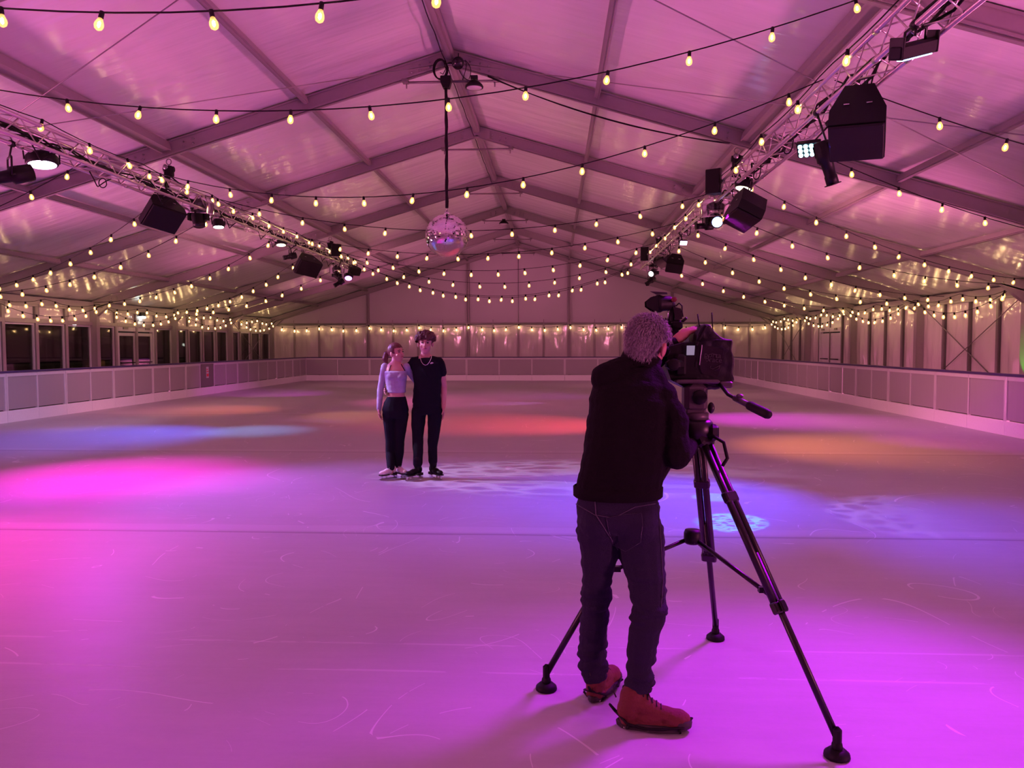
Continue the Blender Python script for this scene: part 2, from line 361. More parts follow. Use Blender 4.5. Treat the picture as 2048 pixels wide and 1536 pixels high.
ceiling = root('ceiling', (0, 0, 0), kind='structure', label='white tent roof of fabric panels, purlins and bracing cables')
for bi, (y0, y1) in enumerate(BAYS):
    for sx in (-1, 1):
        b = MB(); nx, ny = 36, 14; vs = []
        for i in range(nx+1):
            for j in range(ny+1):
                x = i/nx*EX; t = j/ny; y = y0+(y1-y0)*t
                e = max(0, (i/nx-.74)/.26)
                z = roofz(x)+.06 - .03*math.sin(PI*t) + (.018*math.sin(t*26+bi*2+x*1.3)*math.sin(PI*t)*e if y1 > 8 else 0) + .01*noise.noise(V((x*.6, y*.8, bi)))
                vs.append((sx*x, y, z))
        fs = [(i*(ny+1)+j, (i+1)*(ny+1)+j, (i+1)*(ny+1)+j+1, i*(ny+1)+j+1) for i in range(nx) for j in range(ny)]
        b.add(vs, fs, True); wpart('roof_panel', b, M['roof'], ceiling)
    if y1 <= 3: continue
    for x in (0, 2.5, 5, 7.5, 10, 12.42):
        for sx in ((1,) if x == 0 else (-1, 1)):
            wd, hh = {0: (.13, .12), 5: (.19, .13), 12.42: (.12, .20)}.get(x, (.085, .10))
            R = Matrix.Rotation(sx*math.atan(SL) if 0 < x < 12 else 0, 3, 'Y'); z = roofz(x) - hh/2 + (.0 if x < 12 else .0)
            b = MB(); b.box((sx*x, (y0+y1)/2, z), (wd, y1-y0-.14, hh), R)
            if x == 5:
                for q in (-.5, .5): b.box(V((sx*x, (y0+y1)/2, z)) + R @ V((q*.17, 0, -.075)), (.022, y1-y0-.16, .03), R)
            else:
                b.box(V((sx*x, (y0+y1)/2, z)) + R @ V((0, 0, -hh/2-.006)), (wd*.45, y1-y0-.16, .012), R)
            if x > 12: b.box((sx*x, (y0+y1)/2, z-.14), (.06, y1-y0-.14, .05))
            wpart('purlin', b, M['alu'], ceiling)
def cable(parent, a, b_, r=.008, m='steel', name='bracing_cable'):
    k = MB(); k.tube(a, b_, r, 6); return wpart(name, k, M[m], parent)
for (ya, yb) in ((FY[0], FY[1]), (FY[5], FY[6])):
    for sx in (-1, 1):
        cable(ceiling, (sx*.1, ya, ZR-.18), (sx*12.3, yb, EZ-.15)); cable(ceiling, (sx*12.3, ya, EZ-.15), (sx*.1, yb, ZR-.18))

FN = ['aluminium portal frame of the tent nearest the camera, cut off by the top corners', 'aluminium portal frame that carries the mirror ball at its peak',
      'aluminium portal frame just behind the mirror ball, second after the ball', 'portal frame with the far hoists hanging from it', 
      'portal frame with the small round lamp hanging at its peak', 'last free-standing portal frame before the far gable', 'outermost portal frame against the far gable wall']
def prof_box(b, a, c, wy, dep):
    """rafter between two points in the XZ plane, top edge on the line a-c, thickness wy in Y"""
    a, c = V(a), V(c); d = (c-a).normalized(); n = V((d.z, 0, -d.x)); 
    if n.z > 0: n = -n
    def q(s0, s1, w_):
        P = [a+n*s0+V((0, -w_/2, 0)), c+n*s0+V((0, -w_/2, 0)), c+n*s1+V((0, -w_/2, 0)), a+n*s1+V((0, -w_/2, 0))]
        b.prism(P, (0, w_, 0))
    q(0, dep, wy); q(0, .03, wy+.03); q(dep-.03, dep, wy+.03); q(dep, dep+.014, wy*.5)
for k, y in enumerate(FY):
    fr = root('tent_frame', (0, y, 0), label=FN[k], category='tent frame', group='aluminium portal frames of the tent')
    for sx in (-1, 1):
        b = MB(); prof_box(b, (sx*.03, y, ZR+.03), (sx*12.42, y, roofz(12.42)+.03), .11, .24); wpart('rafter', b, M['alu'], fr)
        b = MB(); b.box((sx*12.42, y, (EZ-.02)/2), (.24, .13, EZ-.02)); b.box((sx*12.28, y, EZ/2-.02), (.02, .17, EZ-.06)); b.box((sx*12.42, y, .01), (.36, .3, .02)); wpart('post', b, M['alu'], fr)
        b = MB(); b.prism([(sx*12.34, y-.07, EZ-.02), (sx*11.7, y-.07, roofz(11.7)-.19), (sx*12.3, y-.07, EZ-.42)], (0, .14, 0)); wpart('knee_joint', b, M['alu'], fr)
        b = MB()
        for xx in (.35, .52, .66, 4.5, 4.68, 5.4, 5.55, 11.6, 11.8):
            for dz in (.07, .15): b.tube((sx*xx, y-.062, roofz(xx)-dz), (sx*xx, y-.078, roofz(xx)-dz), .016, 6)
        wpart('bolts', b, M['steel'], fr, 'dark bolt heads on the rafter', 'stuff')
    b = MB(); b.prism([(-.3, y-.065, roofz(.3)+.02), (0, y-.065, ZR+.03), (.3, y-.065, roofz(.3)+.02), (.3, y-.065, roofz(.3)-.17), (0, y-.065, ZR-.22), (-.3, y-.065, roofz(.3)-.17)], (0, .13, 0)); wpart('apex_joint', b, M['alu'], fr)
    if k:
        zt = roofz(.78)-.26; b = MB(); b.tube((-.8, y, zt), (.8, y, zt), .022, 8)
        for sx in (-1, 1): b.box((sx*.78, y, zt+.02), (.10, .16, .05)); b.tube((sx*.76, y, zt-.10), (sx*.76, y, zt), .012, 6)
        wpart('tie_bar', b, M['alu_dark'], fr)

# ---- far gable
YG = 38.62
wf = root('wall_far', (0, YG, 0), kind='structure', label='far gable wall of the tent')
def zt(x): return roofz(x)+.05
seams = [-12.5, -7.5, -2.5, 0, 2.5, 7.5, 12.5]
for a, c in zip(seams[:-1], seams[1:]):
    b = MB(); b.prism([(a+.01, YG, 2.72), (c-.01, YG, 2.72), (c-.01, YG, zt(c)), (a+.01, YG, zt(a))], (0, .04, 0)); wpart('gable_panel', b, M['gable_fabric'], wf)
for x in (-7.5, -2.5, 2.5, 7.5):
    b = MB(); b.box((x-.05, YG-.09, zt(x)/2-.1), (.05, .10, zt(x)-.25)); b.box((x+.05, YG-.09, zt(x)/2-.1), (.05, .10, zt(x)-.25)); b.box((x, YG-.06, zt(x)/2-.1), (.10, .05, zt(x)-.25)); wpart('gable_column', b, M['alu'], wf)
b = MB(); b.tube((0, YG-.05, .1), (0, YG-.05, ZR-.3), .012, 6); wpart('seam_cable', b, M['steel'], wf)
b = MB(); b.box((0, YG-.07, 2.69), (25, .10, .08)); wpart('gable_beam', b, M['alu_dark'], wf)
def bulged(ax, c0, c1, z0, z1, pos, inward, depth, nu=22, nv=44, seed=0):
    """a tensioned film panel, slightly bulged, ax='x' along X (gable) or 'y' along Y (side)"""
    vs = []; 
    for i in range(nu+1):
        for j in range(nv+1):
            s, t = i/nu, j/nv
            d = inward*depth*(math.sin(PI*s)**.7)*(math.sin(PI*t)**.5) * (1+.35*math.sin(3.1*t*PI+seed)*math.cos(2*PI*s+seed)) + inward*.006*math.sin(s*19+seed)*math.sin(PI*s)
            q = c0+(c1-c0)*s; z = z0+(z1-z0)*t
            if z1-z0 > 1.5: rho = math.hypot((s-.5)/.24, (z-z1+.40)/.10); d += inward*.022*math.exp(-((rho-1)/.22)**2)
            vs.append((q, pos+d, z) if ax == 'x' else (pos+d, q, z))
    fs = [(i*(nv+1)+j, (i+1)*(nv+1)+j, (i+1)*(nv+1)+j+1, i*(nv+1)+j+1) for i in range(nu) for j in range(nv)]
    b = MB(); b.add(vs, fs, True); return b
for i in range(20):
    x0 = -12.5+1.25*i
    wpart('film_panel', bulged('x', x0+.05, x0+1.20, .05, 2.63, YG-.02, -1, .05, seed=i*1.7), M['wall_film'], wf)
    b = MB(); b.box((x0, YG-.04, 1.35), (.10, .05, 2.62)); b.tube((x0, YG-.12, 2.58), (x0, YG-.12, 2.88), .012, 5); wpart('mullion', b, M['alu'], wf)

# ---- side walls
def xbrace(parent, x, y0, y1, z0=.2, z1=2.75):
    cable(parent, (x, y0, z0), (x, y1, z1), .012, 'alu_dark', 'brace_rod'); cable(parent, (x, y0, z1), (x, y1, z0), .012, 'alu_dark', 'brace_rod')
wl = root('wall_left', (-EX, 0, 0), kind='structure', label='left side wall of the tent with dark windows')
wr = root('wall_right', (EX, 0, 0), kind='structure', label='right side wall of the tent with glossy film panels')
wcount = [0]
def window(y0, y1, parent_side=-1, z0=.15, z1=2.24):
    wcount[0] += 1; x = -EX-.02
    wn = root('window_%d' % wcount[0], (x, (y0+y1)/2, 0), kind='structure', label='tall dark window in the left tent wall')
    b = MB(); t = .045
    b.box((x, y0+t/2, (z0+z1)/2), (.08, t, z1-z0)); b.box((x, y1-t/2, (z0+z1)/2), (.08, t, z1-z0)); b.box((x, (y0+y1)/2, z0+t/2), (.08, y1-y0-2*t, t)); b.box((x, (y0+y1)/2, z1-t/2), (.08, y1-y0-2*t, t))
    wpart('window_frame', b, M['white'], wn)
    b = MB(); b.box((x-.01, (y0+y1)/2, (z0+z1)/2), (.012, y1-y0-2*t, z1-z0-2*t)); wpart('pane', b, M['glass'], wn)
    b = MB(); b.box((x-.02, (y0+y1)/2, z0/2), (.06, y1-y0, z0)); wpart('sill', b, M['white'], wn)
for bi, (y0, y1) in enumerate(BAYS):
    n = 4; st = (y1-y0)/n
    # left
    if y0 < 17.5:
        for side, par, x in ((-1, wl, -EX-.05), (1, wr, EX+.05)):
            if side == 1 and y1 > 17: continue
            b = MB(); b.box((x, (y0+y1)/2, 1.5), (.04, y1-y0-.1, 3.0)); wpart('wall_panel', b, M['gable_fabric'], par)
    else:
        for i in range(n):
            a, c = y0+st*i, y0+st*(i+1)
            if i: b = MB(); b.box((-EX+.0, a, 1.45), (.10, .07, 2.9)); b.box((-EX+.06, a, 1.45), (.03, .11, 2.9)); b.tube((-EX+.13, a, 2.45), (-EX+.13, a, 2.85), .012, 5); wpart('mullion', b, M['alu'], wl)
            wpart('valance_panel', bulged('y', a+.06, c-.06, 2.36, 2.94, -EX+.0, 1, .03, 8, 8, seed=i*2.1+bi), M['wall_film'], wl)
            b = MB(); b.box((-EX+.02, (a+c)/2, 2.30), (.12, c-a-.1, .11)); wpart('transom', b, M['alu'], wl)
            if not (bi == 6 and i in (1, 2)): window(a+.045, c-.045)
    if y0 == FY[5]: xbrace(wl, -EX+.14, y0+.1, y1-.1)
    # right
    if y0 >= 13:
        for i in range(n):
            a, c = y0+st*i, y0+st*(i+1)
            if i: b = MB(); b.box((EX-.0, a, 1.45), (.10, .05, 2.9)); b.box((EX-.06, a, 1.45), (.03, .09 if i != 2 else .03, 2.9)); wpart('mullion', b, M['alu_dark'], wr)
            if bi == 7 and i in (1, 2): continue
            if y0 < 17.5 and i == 3:
                b = MB(); b.box((EX, (a+c)/2, 1.45), (.05, c-a-.14, 2.9)); wpart('side_door_leaf', b, M['white'], wr); continue
            wpart('film_panel', bulged('y', a+.06, c-.06, .05, 2.80, EX-.0, -1, .06, seed=i*1.3+bi*2), M['wall_film'], wr)
    if y0 in (FY[2], FY[5]): xbrace(wr, EX-.14, y0+.1, y1-.1)
def door(n_, x, y0, y1, side, panem, label):
    dr = root('door_%d' % n_, (x, (y0+y1)/2, 0), kind='structure', label=label); H = 2.06; ym = (y0+y1)/2
    b = MB(); b.box((x, y0+.05, H/2+.1), (.12, .10, H+.2)); b.box((x, y1-.05, H/2+.1), (.12, .10, H+.2)); b.box((x, ym, H+.12), (.14, y1-y0-.2, .16)); wpart('door_frame', b, M['white'], dr)
    if side > 0: b = MB(); b.box((x, ym, 2.50), (.05, y1-y0-.2, .55)); wpart('overpanel', b, M['white'], dr)
    else: b = MB(); b.box((x, ym, 2.22), (.012, y1-y0-.2, .08)); wpart('fanlight', b, M['glass'], dr)
    for a, c in ((y0+.11, ym-.02), (ym+.02, y1-.11)):
        b = MB(); t = .10; b.box((x, a+t/2, H/2), (.06, t, H-.02)); b.box((x, c-t/2, H/2), (.06, t, H-.02)); b.box((x, (a+c)/2, H-.06), (.06, c-a-2*t, .10)); b.box((x, (a+c)/2, .15), (.06, c-a-2*t, .3)); lf = wpart('door_leaf', b, M['white'], dr)
        b = MB(); b.box((x, (a+c)/2, (H+.2)/2), (.02, c-a-2*t, H-.42)); wpart('pane', b, panem, lf)
        b = MB(); b.tube((x-side*.08, a+.12, 1.05), (x-side*.08, c-.12, 1.05), .018, 8); wpart('push_bar', b, M['black'], lf)
    b = MB()
    for q in (y0+.5, y1-.5): b.box((x-side*.07, q, H+.14), (.07, .28, .07))
    wpart('door_closer', b, M['alu_dark'], dr)
st = (FY[4]-FY[3])/4
door(1, -EX-.02, FY[3]+st+.06, FY[3]+3*st-.06, -1, M['glass'], 'glazed double door in the left tent wall')
st = (FY[5]-FY[4])/4
door(2, EX+.0, FY[4]+st+.05, FY[4]+3*st-.05, 1, M['white'], 'pale double door with solid leaves in the right tent wall')
wb = root('wall_back', (0, YB, 0), kind='structure', label='tent end wall behind the photographer')
b = MB(); b.prism([(-12.6, YB-.1, 0), (12.6, YB-.1, 0), (12.6, YB-.1, EZ+.1), (0, YB-.1, ZR+.1), (-12.6, YB-.1, EZ+.1)], (0, .05, 0)); wpart('gable_panel', b, M['gable_fabric'], wb)

# ---------------------------------------------------------------- rink barriers
def barrier(axis, pos, inward, cuts, doubles, label, gate=None):
    """axis 'y': runs along Y at X=pos; inward = +-1 towards the ice"""
    L0, L1 = cuts[0], cuts[-1]; H = 1.075
    rt = root('rink_barrier', (pos, L0, 0) if axis == 'y' else (L0, pos, 0), label=label, category='rink barrier', group='barriers round the ice')
    def bx(b, q0, q1, z0, z1, d0, d1):
        c = (q0+q1)/2; e = pos + inward*(d0+d1)/2
        if axis == 'y': b.box((e, c, (z0+z1)/2), (abs(d1-d0), q1-q0, z1-z0))
        else: b.box((c, e, (z0+z1)/2), (q1-q0, abs(d1-d0), z1-z0))
    for i, (a, c) in enumerate(zip(cuts[:-1], cuts[1:])):
        b = MB(); bx(b, a+.03, c-.03, .27, H-.10, -.02, .01); wpart('infill_panel', b, M['barrier_panel'], rt)
        b = MB(); bx(b, a+.004, c-.004, .0, .25, -.03, .035); wpart('kick_plate', b, M['kick'], rt)
        b = MB(); bx(b, a+.004, c-.004, H-.11, H-.03, -.025, .025); wpart('upper_rail', b, M['white'], rt)
    for i, q in enumerate(cuts):
        t = .045 if i in doubles else .022
        b = MB()
        if i in doubles: bx(b, q-t, q-.006, .25, H-.03, -.03, .03); bx(b, q+.006, q+t, .25, H-.03, -.03, .03)
        else: bx(b, q-t, q+t, .25, H-.03, -.025, .02)
        wpart('stile', b, M['white'], rt)
    b = MB(); bx(b, L0-.03, L1+.03, H-.03, H+.012, -.05, .05); wpart('cap_rail', b, M['rail'], rt)
    if gate:
        b = MB(); bx(b, gate[0]+.03, gate[1]-.03, .27, H-.06, .012, .03); g = wpart('gate', b, M['alu_dark'], rt, 'grey access gate')
        yq = (gate[0]+gate[1])/2
        b = MB(); bx(b, yq-.09, yq+.09, .55, .92, .031, .036); wpart('notice', b, M['white'], g, 'small red and white notice')
        b = MB(); bx(b, yq-.075, yq+.075, .60, .69, .037, .039); bx(b, yq-.075, yq+.075, .75, .78, .037, .039); bx(b, yq-.075, yq+.03, .82, .85, .037, .039); wpart('notice_print', b, M['red_sign'], g)
    return rt
BY = 35.6
cl = [15.75-1.0*i for i in range(12, 0, -1)] + [15.75+i for i in range(0, 20)] + [BY]
cl = [c for c in cl if c <= BY]
barrier('y', -9.73, 1, cl, {i for i in range(0, len(cl), 2) if True}, 'long white-framed rink barrier on the left, below the dark windows', (24.75+.0, 25.75))
rc = [4.15+1.25*i for i in range(9)] + [15.4, 16.7, 17.85, 19.0] + [20.0+i for i in range(0, 16)]
rc = [c for c in rc if c <= BY-.3] + [BY]
barrier('y', 9.73, -1, rc, {8, 10, 12, 14, 16}, 'long white-framed rink barrier on the right, glowing magenta at its foot')
fc = [-9.73+1.4971*i for i in range(14)]
barrier('x', BY, -1, fc, {2, 5, 8, 11}, 'pale rink barrier across the far end of the ice, below the gable')

# ---------------------------------------------------------------- lighting trusses
def truss(x0, x1, label):
    za, zb, ya, yb = 4.19, 4.45, 4.9, 27.0; xm = (x0+x1)/2
    t = root('lighting_truss', (xm, ya, za), label=label, category='truss', group='aluminium lighting trusses')
    ch = {}
    for x in (x0, x1):
        for z in (za, zb):
            b = MB(); b.tube((x, ya, z), (x, yb, z), .025, 10)
            for yj in (7.4, 9.9, 12.4, 14.9, 17.4, 19.9, 22.4, 24.9): b.tube((x, yj-.04, z), (x, yj+.04, z), .032, 10)
            wpart('chord', b, M['truss'], t)
    n = 72; st = (yb-ya)/n; c = 0
    protos = {}
    faces = [('v', x0), ('v', x1), ('h', za), ('h', zb)]
    for fi, (k, q) in enumerate(faces):
        for d in (0, 1):
            b = MB()
            if k == 'v': a, e = (q, 0, (za, zb)[d]), (q, st, (zb, za)[d])
            else: a, e = ((x0, x1)[d], 0, q), ((x1, x0)[d], st, q)
            b.tube(a, e, .009, 5); me = b.mesh('lacing_bar', M['truss'], Matrix.Translation(V((-xm, 0, -za))))
            for i in range(d, n, 2):
                o = link('lacing_bar', me, t, loc=(0, i*st, 0))
    return t
TL = truss(-5.15, -4.86, 'long box lighting truss hung on the left side')
TR = truss(4.70, 4.99, 'long box lighting truss hung on the right side')
def wob_path(a, c, amp, n, seed, sag=0):
    rs = random.Random(seed); out = []
    for i in range(n+1):
        t = i/n; p = V(a).lerp(V(c), t); k = 0 if i in (0, n) else 1
        out.append(p + V((rs.uniform(-amp, amp), 0, rs.uniform(-amp, amp)-sag*4*t*(1-t)))*k)
    return out
for xx, nm, sd in ((-5.0, 'left', 3), (4.85, 'right', 5)):
    lt = root('cable_loom', (xx, 5, 4.3), label='bundle of black power cables lying inside the %s truss' % nm, category='cables', group='cables laid in the trusses')
    for k in range(5):
        b = MB(); b.path(wob_path((xx+.05-.03*k, 5.0, 4.29), (xx-.04+.02*k, 26.6, 4.27+.02*k), .055, 72, sd+k*11), .014, 5); wpart('cable', b, M['rubber'], lt)
    rs = random.Random(sd)
    for k in range(12):   # loops hanging out of the truss
        y = 8.3+k*1.5+rs.uniform(-.3, .3); dx = rs.choice((-.12, .12)); pts = []
        for i in range(13):
            a = i/12; pts.append((xx+dx+.02*math.sin(a*9), y+a*.55, 4.2-.16*math.sin(PI*a)-.05*math.sin(2*PI*a)))
        b = MB(); b.path(pts, .009, 5); wpart('cable_loop', b, M['rubber'], lt)
b = MB(); cpt = at(205, 366, 11.6)
ring = [cpt+V((0.06*math.cos(i*PI/9), .01*i/18, .07*math.sin(i*PI/9))) for i in range(18)]; b.path(ring, .008, 5, True)
o = wpart('cable_loop', b, M['rubber'], None); o['label'] = 'small loop of black cable dangling under the left truss'; o['category'] = 'cable'

# ---------------------------------------------------------------- hoists
def hoist(x, y, zb, label):
    zt_ = roofz(x)-.24; t = root('chain_hoist', (x, y, zt_), label=label, category='hoist', group='motor hoists that carry the trusses')
    b = MB(); b.path([(x+.045*math.cos(a*PI/6), y, zt_-.07+.05*math.sin(a*PI/6)) for a in range(12)], .010, 5, True); wpart('hook', b, M['steel'], t)
    b = MB(); b.box((x, y, zt_-.24), (.15, .13, .20), bev=.025); b.tube((x-.09, y, zt_-.20), (x+.09, y, zt_-.20), .05, 10); wpart('motor_body', b, M['black'], t)
    b = MB(); b.tube((x-.03, y-.068, zt_-.17), (x-.03, y-.072, zt_-.17), .045, 12); wpart('motor_cover', b, M['steel'], t)
    b = MB(); b.path([(x-.05, y, zt_-.34), (x-.055, y-.01, zt_-.50), (x-.06, y, zb+.10)], [.05, .055, .03], 8); wpart('chain_bag', b, M['black'], t)
    b = MB(); b.tube((x+.02, y, zt_-.34), (x, y, zb+.12), .012, 6)
    wpart('chain', b, M['steel'], t)
    for dx in (-.14, .14):
        for dy in (-.25, .25):
            b = MB(); b.tube((x, y, zb+.14), (x+dx, y+dy, zb-.02), .012, 6); wpart('sling', b, M['black'], t)
hoist(-4.98, FY[1]-.0, 4.46, 'black chain hoist over the left truss nearer the camera')
hoist(-4.98, FY[3]-.0, 4.46, 'black chain hoist over the far end of the left truss')
hoist(4.85, FY[1], 4.46, 'black chain hoist over the right truss nearer the camera')
hoist(4.85, FY[3], 4.46, 'black chain hoist over the far end of the right truss')

# ---------------------------------------------------------------- stage fixtures
def aimR(d):
    d = V(d).normalized(); return d.to_track_quat('-Z', 'Y').to_matrix()
def clamp_to(t, p, x=None):
    xx = x if x is not None else (-5.15 if p.x < -5 else -4.86) if p.x < 0 else (4.70 if p.x < 4.85 else 4.99)
    b = MB(); b.tube((p.x, p.y, p.z), (xx, p.y, 4.17), .012, 6); b.tube((xx, p.y-.03, 4.19), (xx, p.y+.03, 4.19), .042, 10); wpart('clamp', b, M['black_metal'], t)
def par_can(p, d, r, face, label, group='round LED wash lamps'):
    R = aimR(d); t = root('wash_lamp', p, R, label=label, category='stage light', group=group)
    b = MB(); b.lathe([(r*.55, .10), (r*.8, .095), (r, .05), (r, -.04), (r*.94, -.055), (r*.88, -.055)], 20); part('housing', b, M['black'], t)
    b = MB(); b.lathe([(r*.86, -.050), (r*.86, -.058)], 20)
    part('lens_face', b, M[face], t)
    b = MB(); b.path([(r*1.08, 0, -.01), (r*1.1, 0, .12), (r*.8, 0, .17), (-r*.8, 0, .17), (-r*1.1, 0, .12), (-r*1.08, 0, -.01)], .011, 5); part('yoke', b, M['black_metal'], t)
    clamp_to(t, MW[t.name] @ V((0, 0, .17))); return t
def profile_spot(p, d, ln, r, label, lens=None):
    R = aimR(d); t = root('profile_spotlight', p, R, label=label, category='stage light', group='long black profile spotlights')
    h = ln/2; b = MB(); b.lathe([(r*.5, h), (r*1.05, h*.95), (r*1.15, h*.35), (r*1.15, h*.1), (r*.8, 0), (r*.72, -h*.55), (r*.8, -h*.6), (r*.8, -h*.95)], 14)
    for k in range(6): a = k*PI/3; b.box((r*1.12*math.cos(a), r*1.12*math.sin(a), h*.6), (.012, .012, h*.5))
    part('barrel', b, M['black'], t)
    b = MB(); b.box((0, 0, 0.02), (r*2.5, .02, .05)); b.box((0, 0, -h*.98), (r*1.5, r*1.5, .012)); part('shutter_frame', b, M['black_metal'], t)
    b = MB(); b.lathe([(r*.66, -h*.96), (r*.66, -h*.985)], 14); part('lens', b, M[lens or 'lens_dim'] if lens else M['pvc'], t)
    pm = V(p); top = V((pm.x, pm.y, pm.z+r*2.4)); sd = (R @ V((1, 0, 0))); 
    b = MB(); b.path([pm+sd*r*1.3, pm+sd*r*1.3+V((0, 0, r*2.2)), top+sd*r, top-sd*r, pm-sd*r*1.3+V((0, 0, r*2.2)), pm-sd*r*1.3], .013, 5); wpart('yoke', b, M['black_metal'], t)
    clamp_to(t, top); return t
def speaker(p, d, wd, hh, dp, label, roll=0, front='speaker'):
    """trapezoid cabinet, local -Z is the grille side"""
    R = aimR(d) @ Matrix.Rotation(roll, 3, 'Z'); t = root('loudspeaker', p, R, label=label, category='loudspeaker', group='black loudspeakers hung on the trusses')
    b = MB(); a = wd/2; k = wd*.26; z = dp/2
    poly = [(-a, -hh/2, -z+.02), (a, -hh/2, -z+.02), (a, -hh/2, -z*.2), (k, -hh/2, z), (-k, -hh/2, z), (-a, -hh/2, -z*.2)]
    b.prism(poly, (0, hh, 0)); part('cabinet', b, M['black'], t)
    b = MB(); b.box((0, 0, -z), (wd*.97, hh*.97, .03), bev=.01); part('grille', b, M[front], t)
    b = MB()
    for s in (-1, 1): b.box((s*wd*.2, hh/2+.008, 0), (.05, .016, .012)); b.box((s*wd*.2, -hh/2-.008, 0), (.05, .016, .012))
    part('rigging_points', b, M['chrome'], t)
    pt = MW[t.name].translation
    if abs(pt.x) > 4 and pt.z < 4.3:
        b = MB(); xx = -5.0 if pt.x < 0 else 4.85
        for s in (-.1, .1): b.tube((pt.x, pt.y+s, pt.z), (xx, pt.y+s*.6, 4.2), .008, 5)
        wpart('suspension_strap', b, M['rubber'], t)
    return t
def moving_head(p, d, s, face, label, dome=True):
    t = root('moving_head_light', p, label=label, category='stage light', group='moving head lights'); P = V(p); R = aimR(d)
    b = MB(); b.box(P+V((0, 0, .26*s)), (.26*s, .26*s, .12*s), bev=.02); wpart('base', b, M['black'], t)
    b = MB(); b.box(P+V((-.15*s, 0, .08*s)), (.04*s, .12*s, .28*s)); b.box(P+V((.15*s, 0, .08*s)), (.04*s, .12*s, .28*s)); b.box(P+V((0, 0, .20*s)), (.32*s, .14*s, .04*s)); wpart('arm', b, M['black'], t)
    X = Matrix.Translation(P) @ R.to_4x4(); b = MB(); b.lathe([(.05*s, .14*s), (.11*s, .10*s), (.125*s, 0), (.10*s, -.14*s), (.105*s, -.17*s)], 14, X); wpart('lamp_head', b, M['black'], t)
    b = MB(); b.lathe([(.085*s, -.165*s), (.085*s, -.178*s)], 14, X); wpart('lens', b, M[face] if face else M['pvc'], t)
    if dome:
        b = MB(); prof = [(.06*s, .36*s), (.20*s, .33*s), (.25*s, .22*s), (.24*s, .06*s), (.26*s, .03*s)]
        n = 16; rings = [[P+V((r*math.cos(k*2*PI/n)*(1+.06*math.sin(k*2.3)), r*math.sin(k*2*PI/n), z)) for k in range(n)] for r, z in prof]; b.loft(rings, cap=False); wpart('rain_dome', b, M['dome'], t)
    clamp_to(t, P+V((0, 0, .32*s))); return t
par_can(at(84, 322, 10.3), (.12, -.10, -1), .20, 'led_magenta', 'round LED wash lamp glowing pinkish white under the near left truss')
profile_spot(at(20, 352, 9.75), (-.75, -.75, -.35), .56, .10, 'black profile spotlight with a tall yoke at the far left under the truss')
speaker(at(322, 424, 13.4), (.55, -.55, -.75), .62, .46, .44, 'blue-lit black loudspeaker under the left truss, nearest of the two there', roll=.25)
moving_head(at(397, 434, 14.7), (.2, -.3, -1), 1.1, None, 'unlit moving head under a clear rain dome on the left truss')
par_can(at(437, 449, 15.3), (.10, -.14, -1), .115, 'led_white', 'round wash lamp with a cool white face on the left truss beside the rain dome')
par_can(at(562, 486, 19.2), (.10, -.2, -1), .13, 'led_warm', 'round wash lamp with a warm white face halfway along the left truss')
profile_spot(at(580, 513, 19.8), (-.8, -.5, -.25), .34, .075, 'small black profile spotlight beside the farther left loudspeaker')
speaker(at(613, 530, 20.8), (.5, -.6, -.6), .66, .44, .42, 'farther black loudspeaker on the left truss', roll=.2)
speaker(at(671, 500, 23.0), (.3, -.9, -.1), .26, .36, .24, 'small black loudspeaker standing on the far end of the left truss')
moving_head(at(674, 550, 24.2), (.6, -.2, -.6), .9, None, 'dark moving head at the far end of the left truss')
profile_spot(at(678, 566, 24.0), (-.7, -.4, -.5), .34, .08, 'black profile spotlight lowest at the far end of the left truss', 'led_warm')
par_can(at(697, 554, 25.0), (.1, -.6, -.8), .13, 'led_purple', 'glowing purple LED lamp at the far end of the left truss')
speaker(at(707, 541, 25.4), (.6, -.5, -.5), .42, .24, .26, 'flat black loudspeaker at the very end of the left truss')
# right truss
t = root('led_batten', at(1828, 98, 6.66), Matrix.Rotation(.55, 3, 'Z') @ Matrix.Rotation(-.32, 3, 'Y') @ Matrix.Rotation(.3, 3, 'X'), label='long black LED batten with a thin blue glowing edge at the upper right', category='stage light')
b = MB(); b.box((0, 0, 0), (.50, .12, .11), bev=.015); part('housing', b, M['black'], t)
b = MB(); b.box((0.02, 0, -.062), (.40, .05, .016)); part('lens_strip', b, M['led_blue'], t)
for s in (-.23, .23): b = MB(); b.box((s, .0, .03), (.02, .13, .17), bev=.005); part('end_bracket', b, M['black_metal'], t)
for s in (-.14, .14): b = MB(); b.path([(s, 0, .05), (s, .0, .14), (s*.6, 0, .16)], .012, 5); part('mount', b, M['black_metal'], t)
clamp_to(t, MW[t.name] @ V((0, 0, .10)))
t = speaker(at(1716, 246, 7.9), (-.22, -.46, -.86), .50, .48, .52, 'largest black loudspeaker, hung near the camera on the right truss', roll=.06)
R = aimR((-.30, -.62, -.75)); t = root('led_panel_light', at(1618, 300, 9.4), R, label='square LED panel glowing cyan under the right truss', category='stage light')
b = MB(); b.box((0, 0, .03), (.27, .20, .06), bev=.01); part('housing', b, M['black'], t)
for i in range(4):
    for j in range(3):
        b = MB(); b.lathe([(.026, -.004), (.024, -.018), (.01, -.022)], 10, Matrix.Translation((-.093+i*.062, -.058+j*.058, 0))); part('led_lens', b, M['led_cyan'], t)
clamp_to(t, MW[t.name] @ V((0, 0, .08)), 4.99)
profile_spot(at(1654, 326, 9.0), (.26, .1, -.75), .50, .085, 'black profile spotlight pointing down beside the cyan LED panel')
speaker(at(1430, 364, 13.9), (-.5, -.8, .0), .26, .42, .24, 'small upright black loudspeaker below the near right hoist')
par_can(at(1488, 371, 12.8), (-.25, -.1, -1), .14, 'led_warm', 'round wash lamp with a warm face above the slanted right loudspeaker')
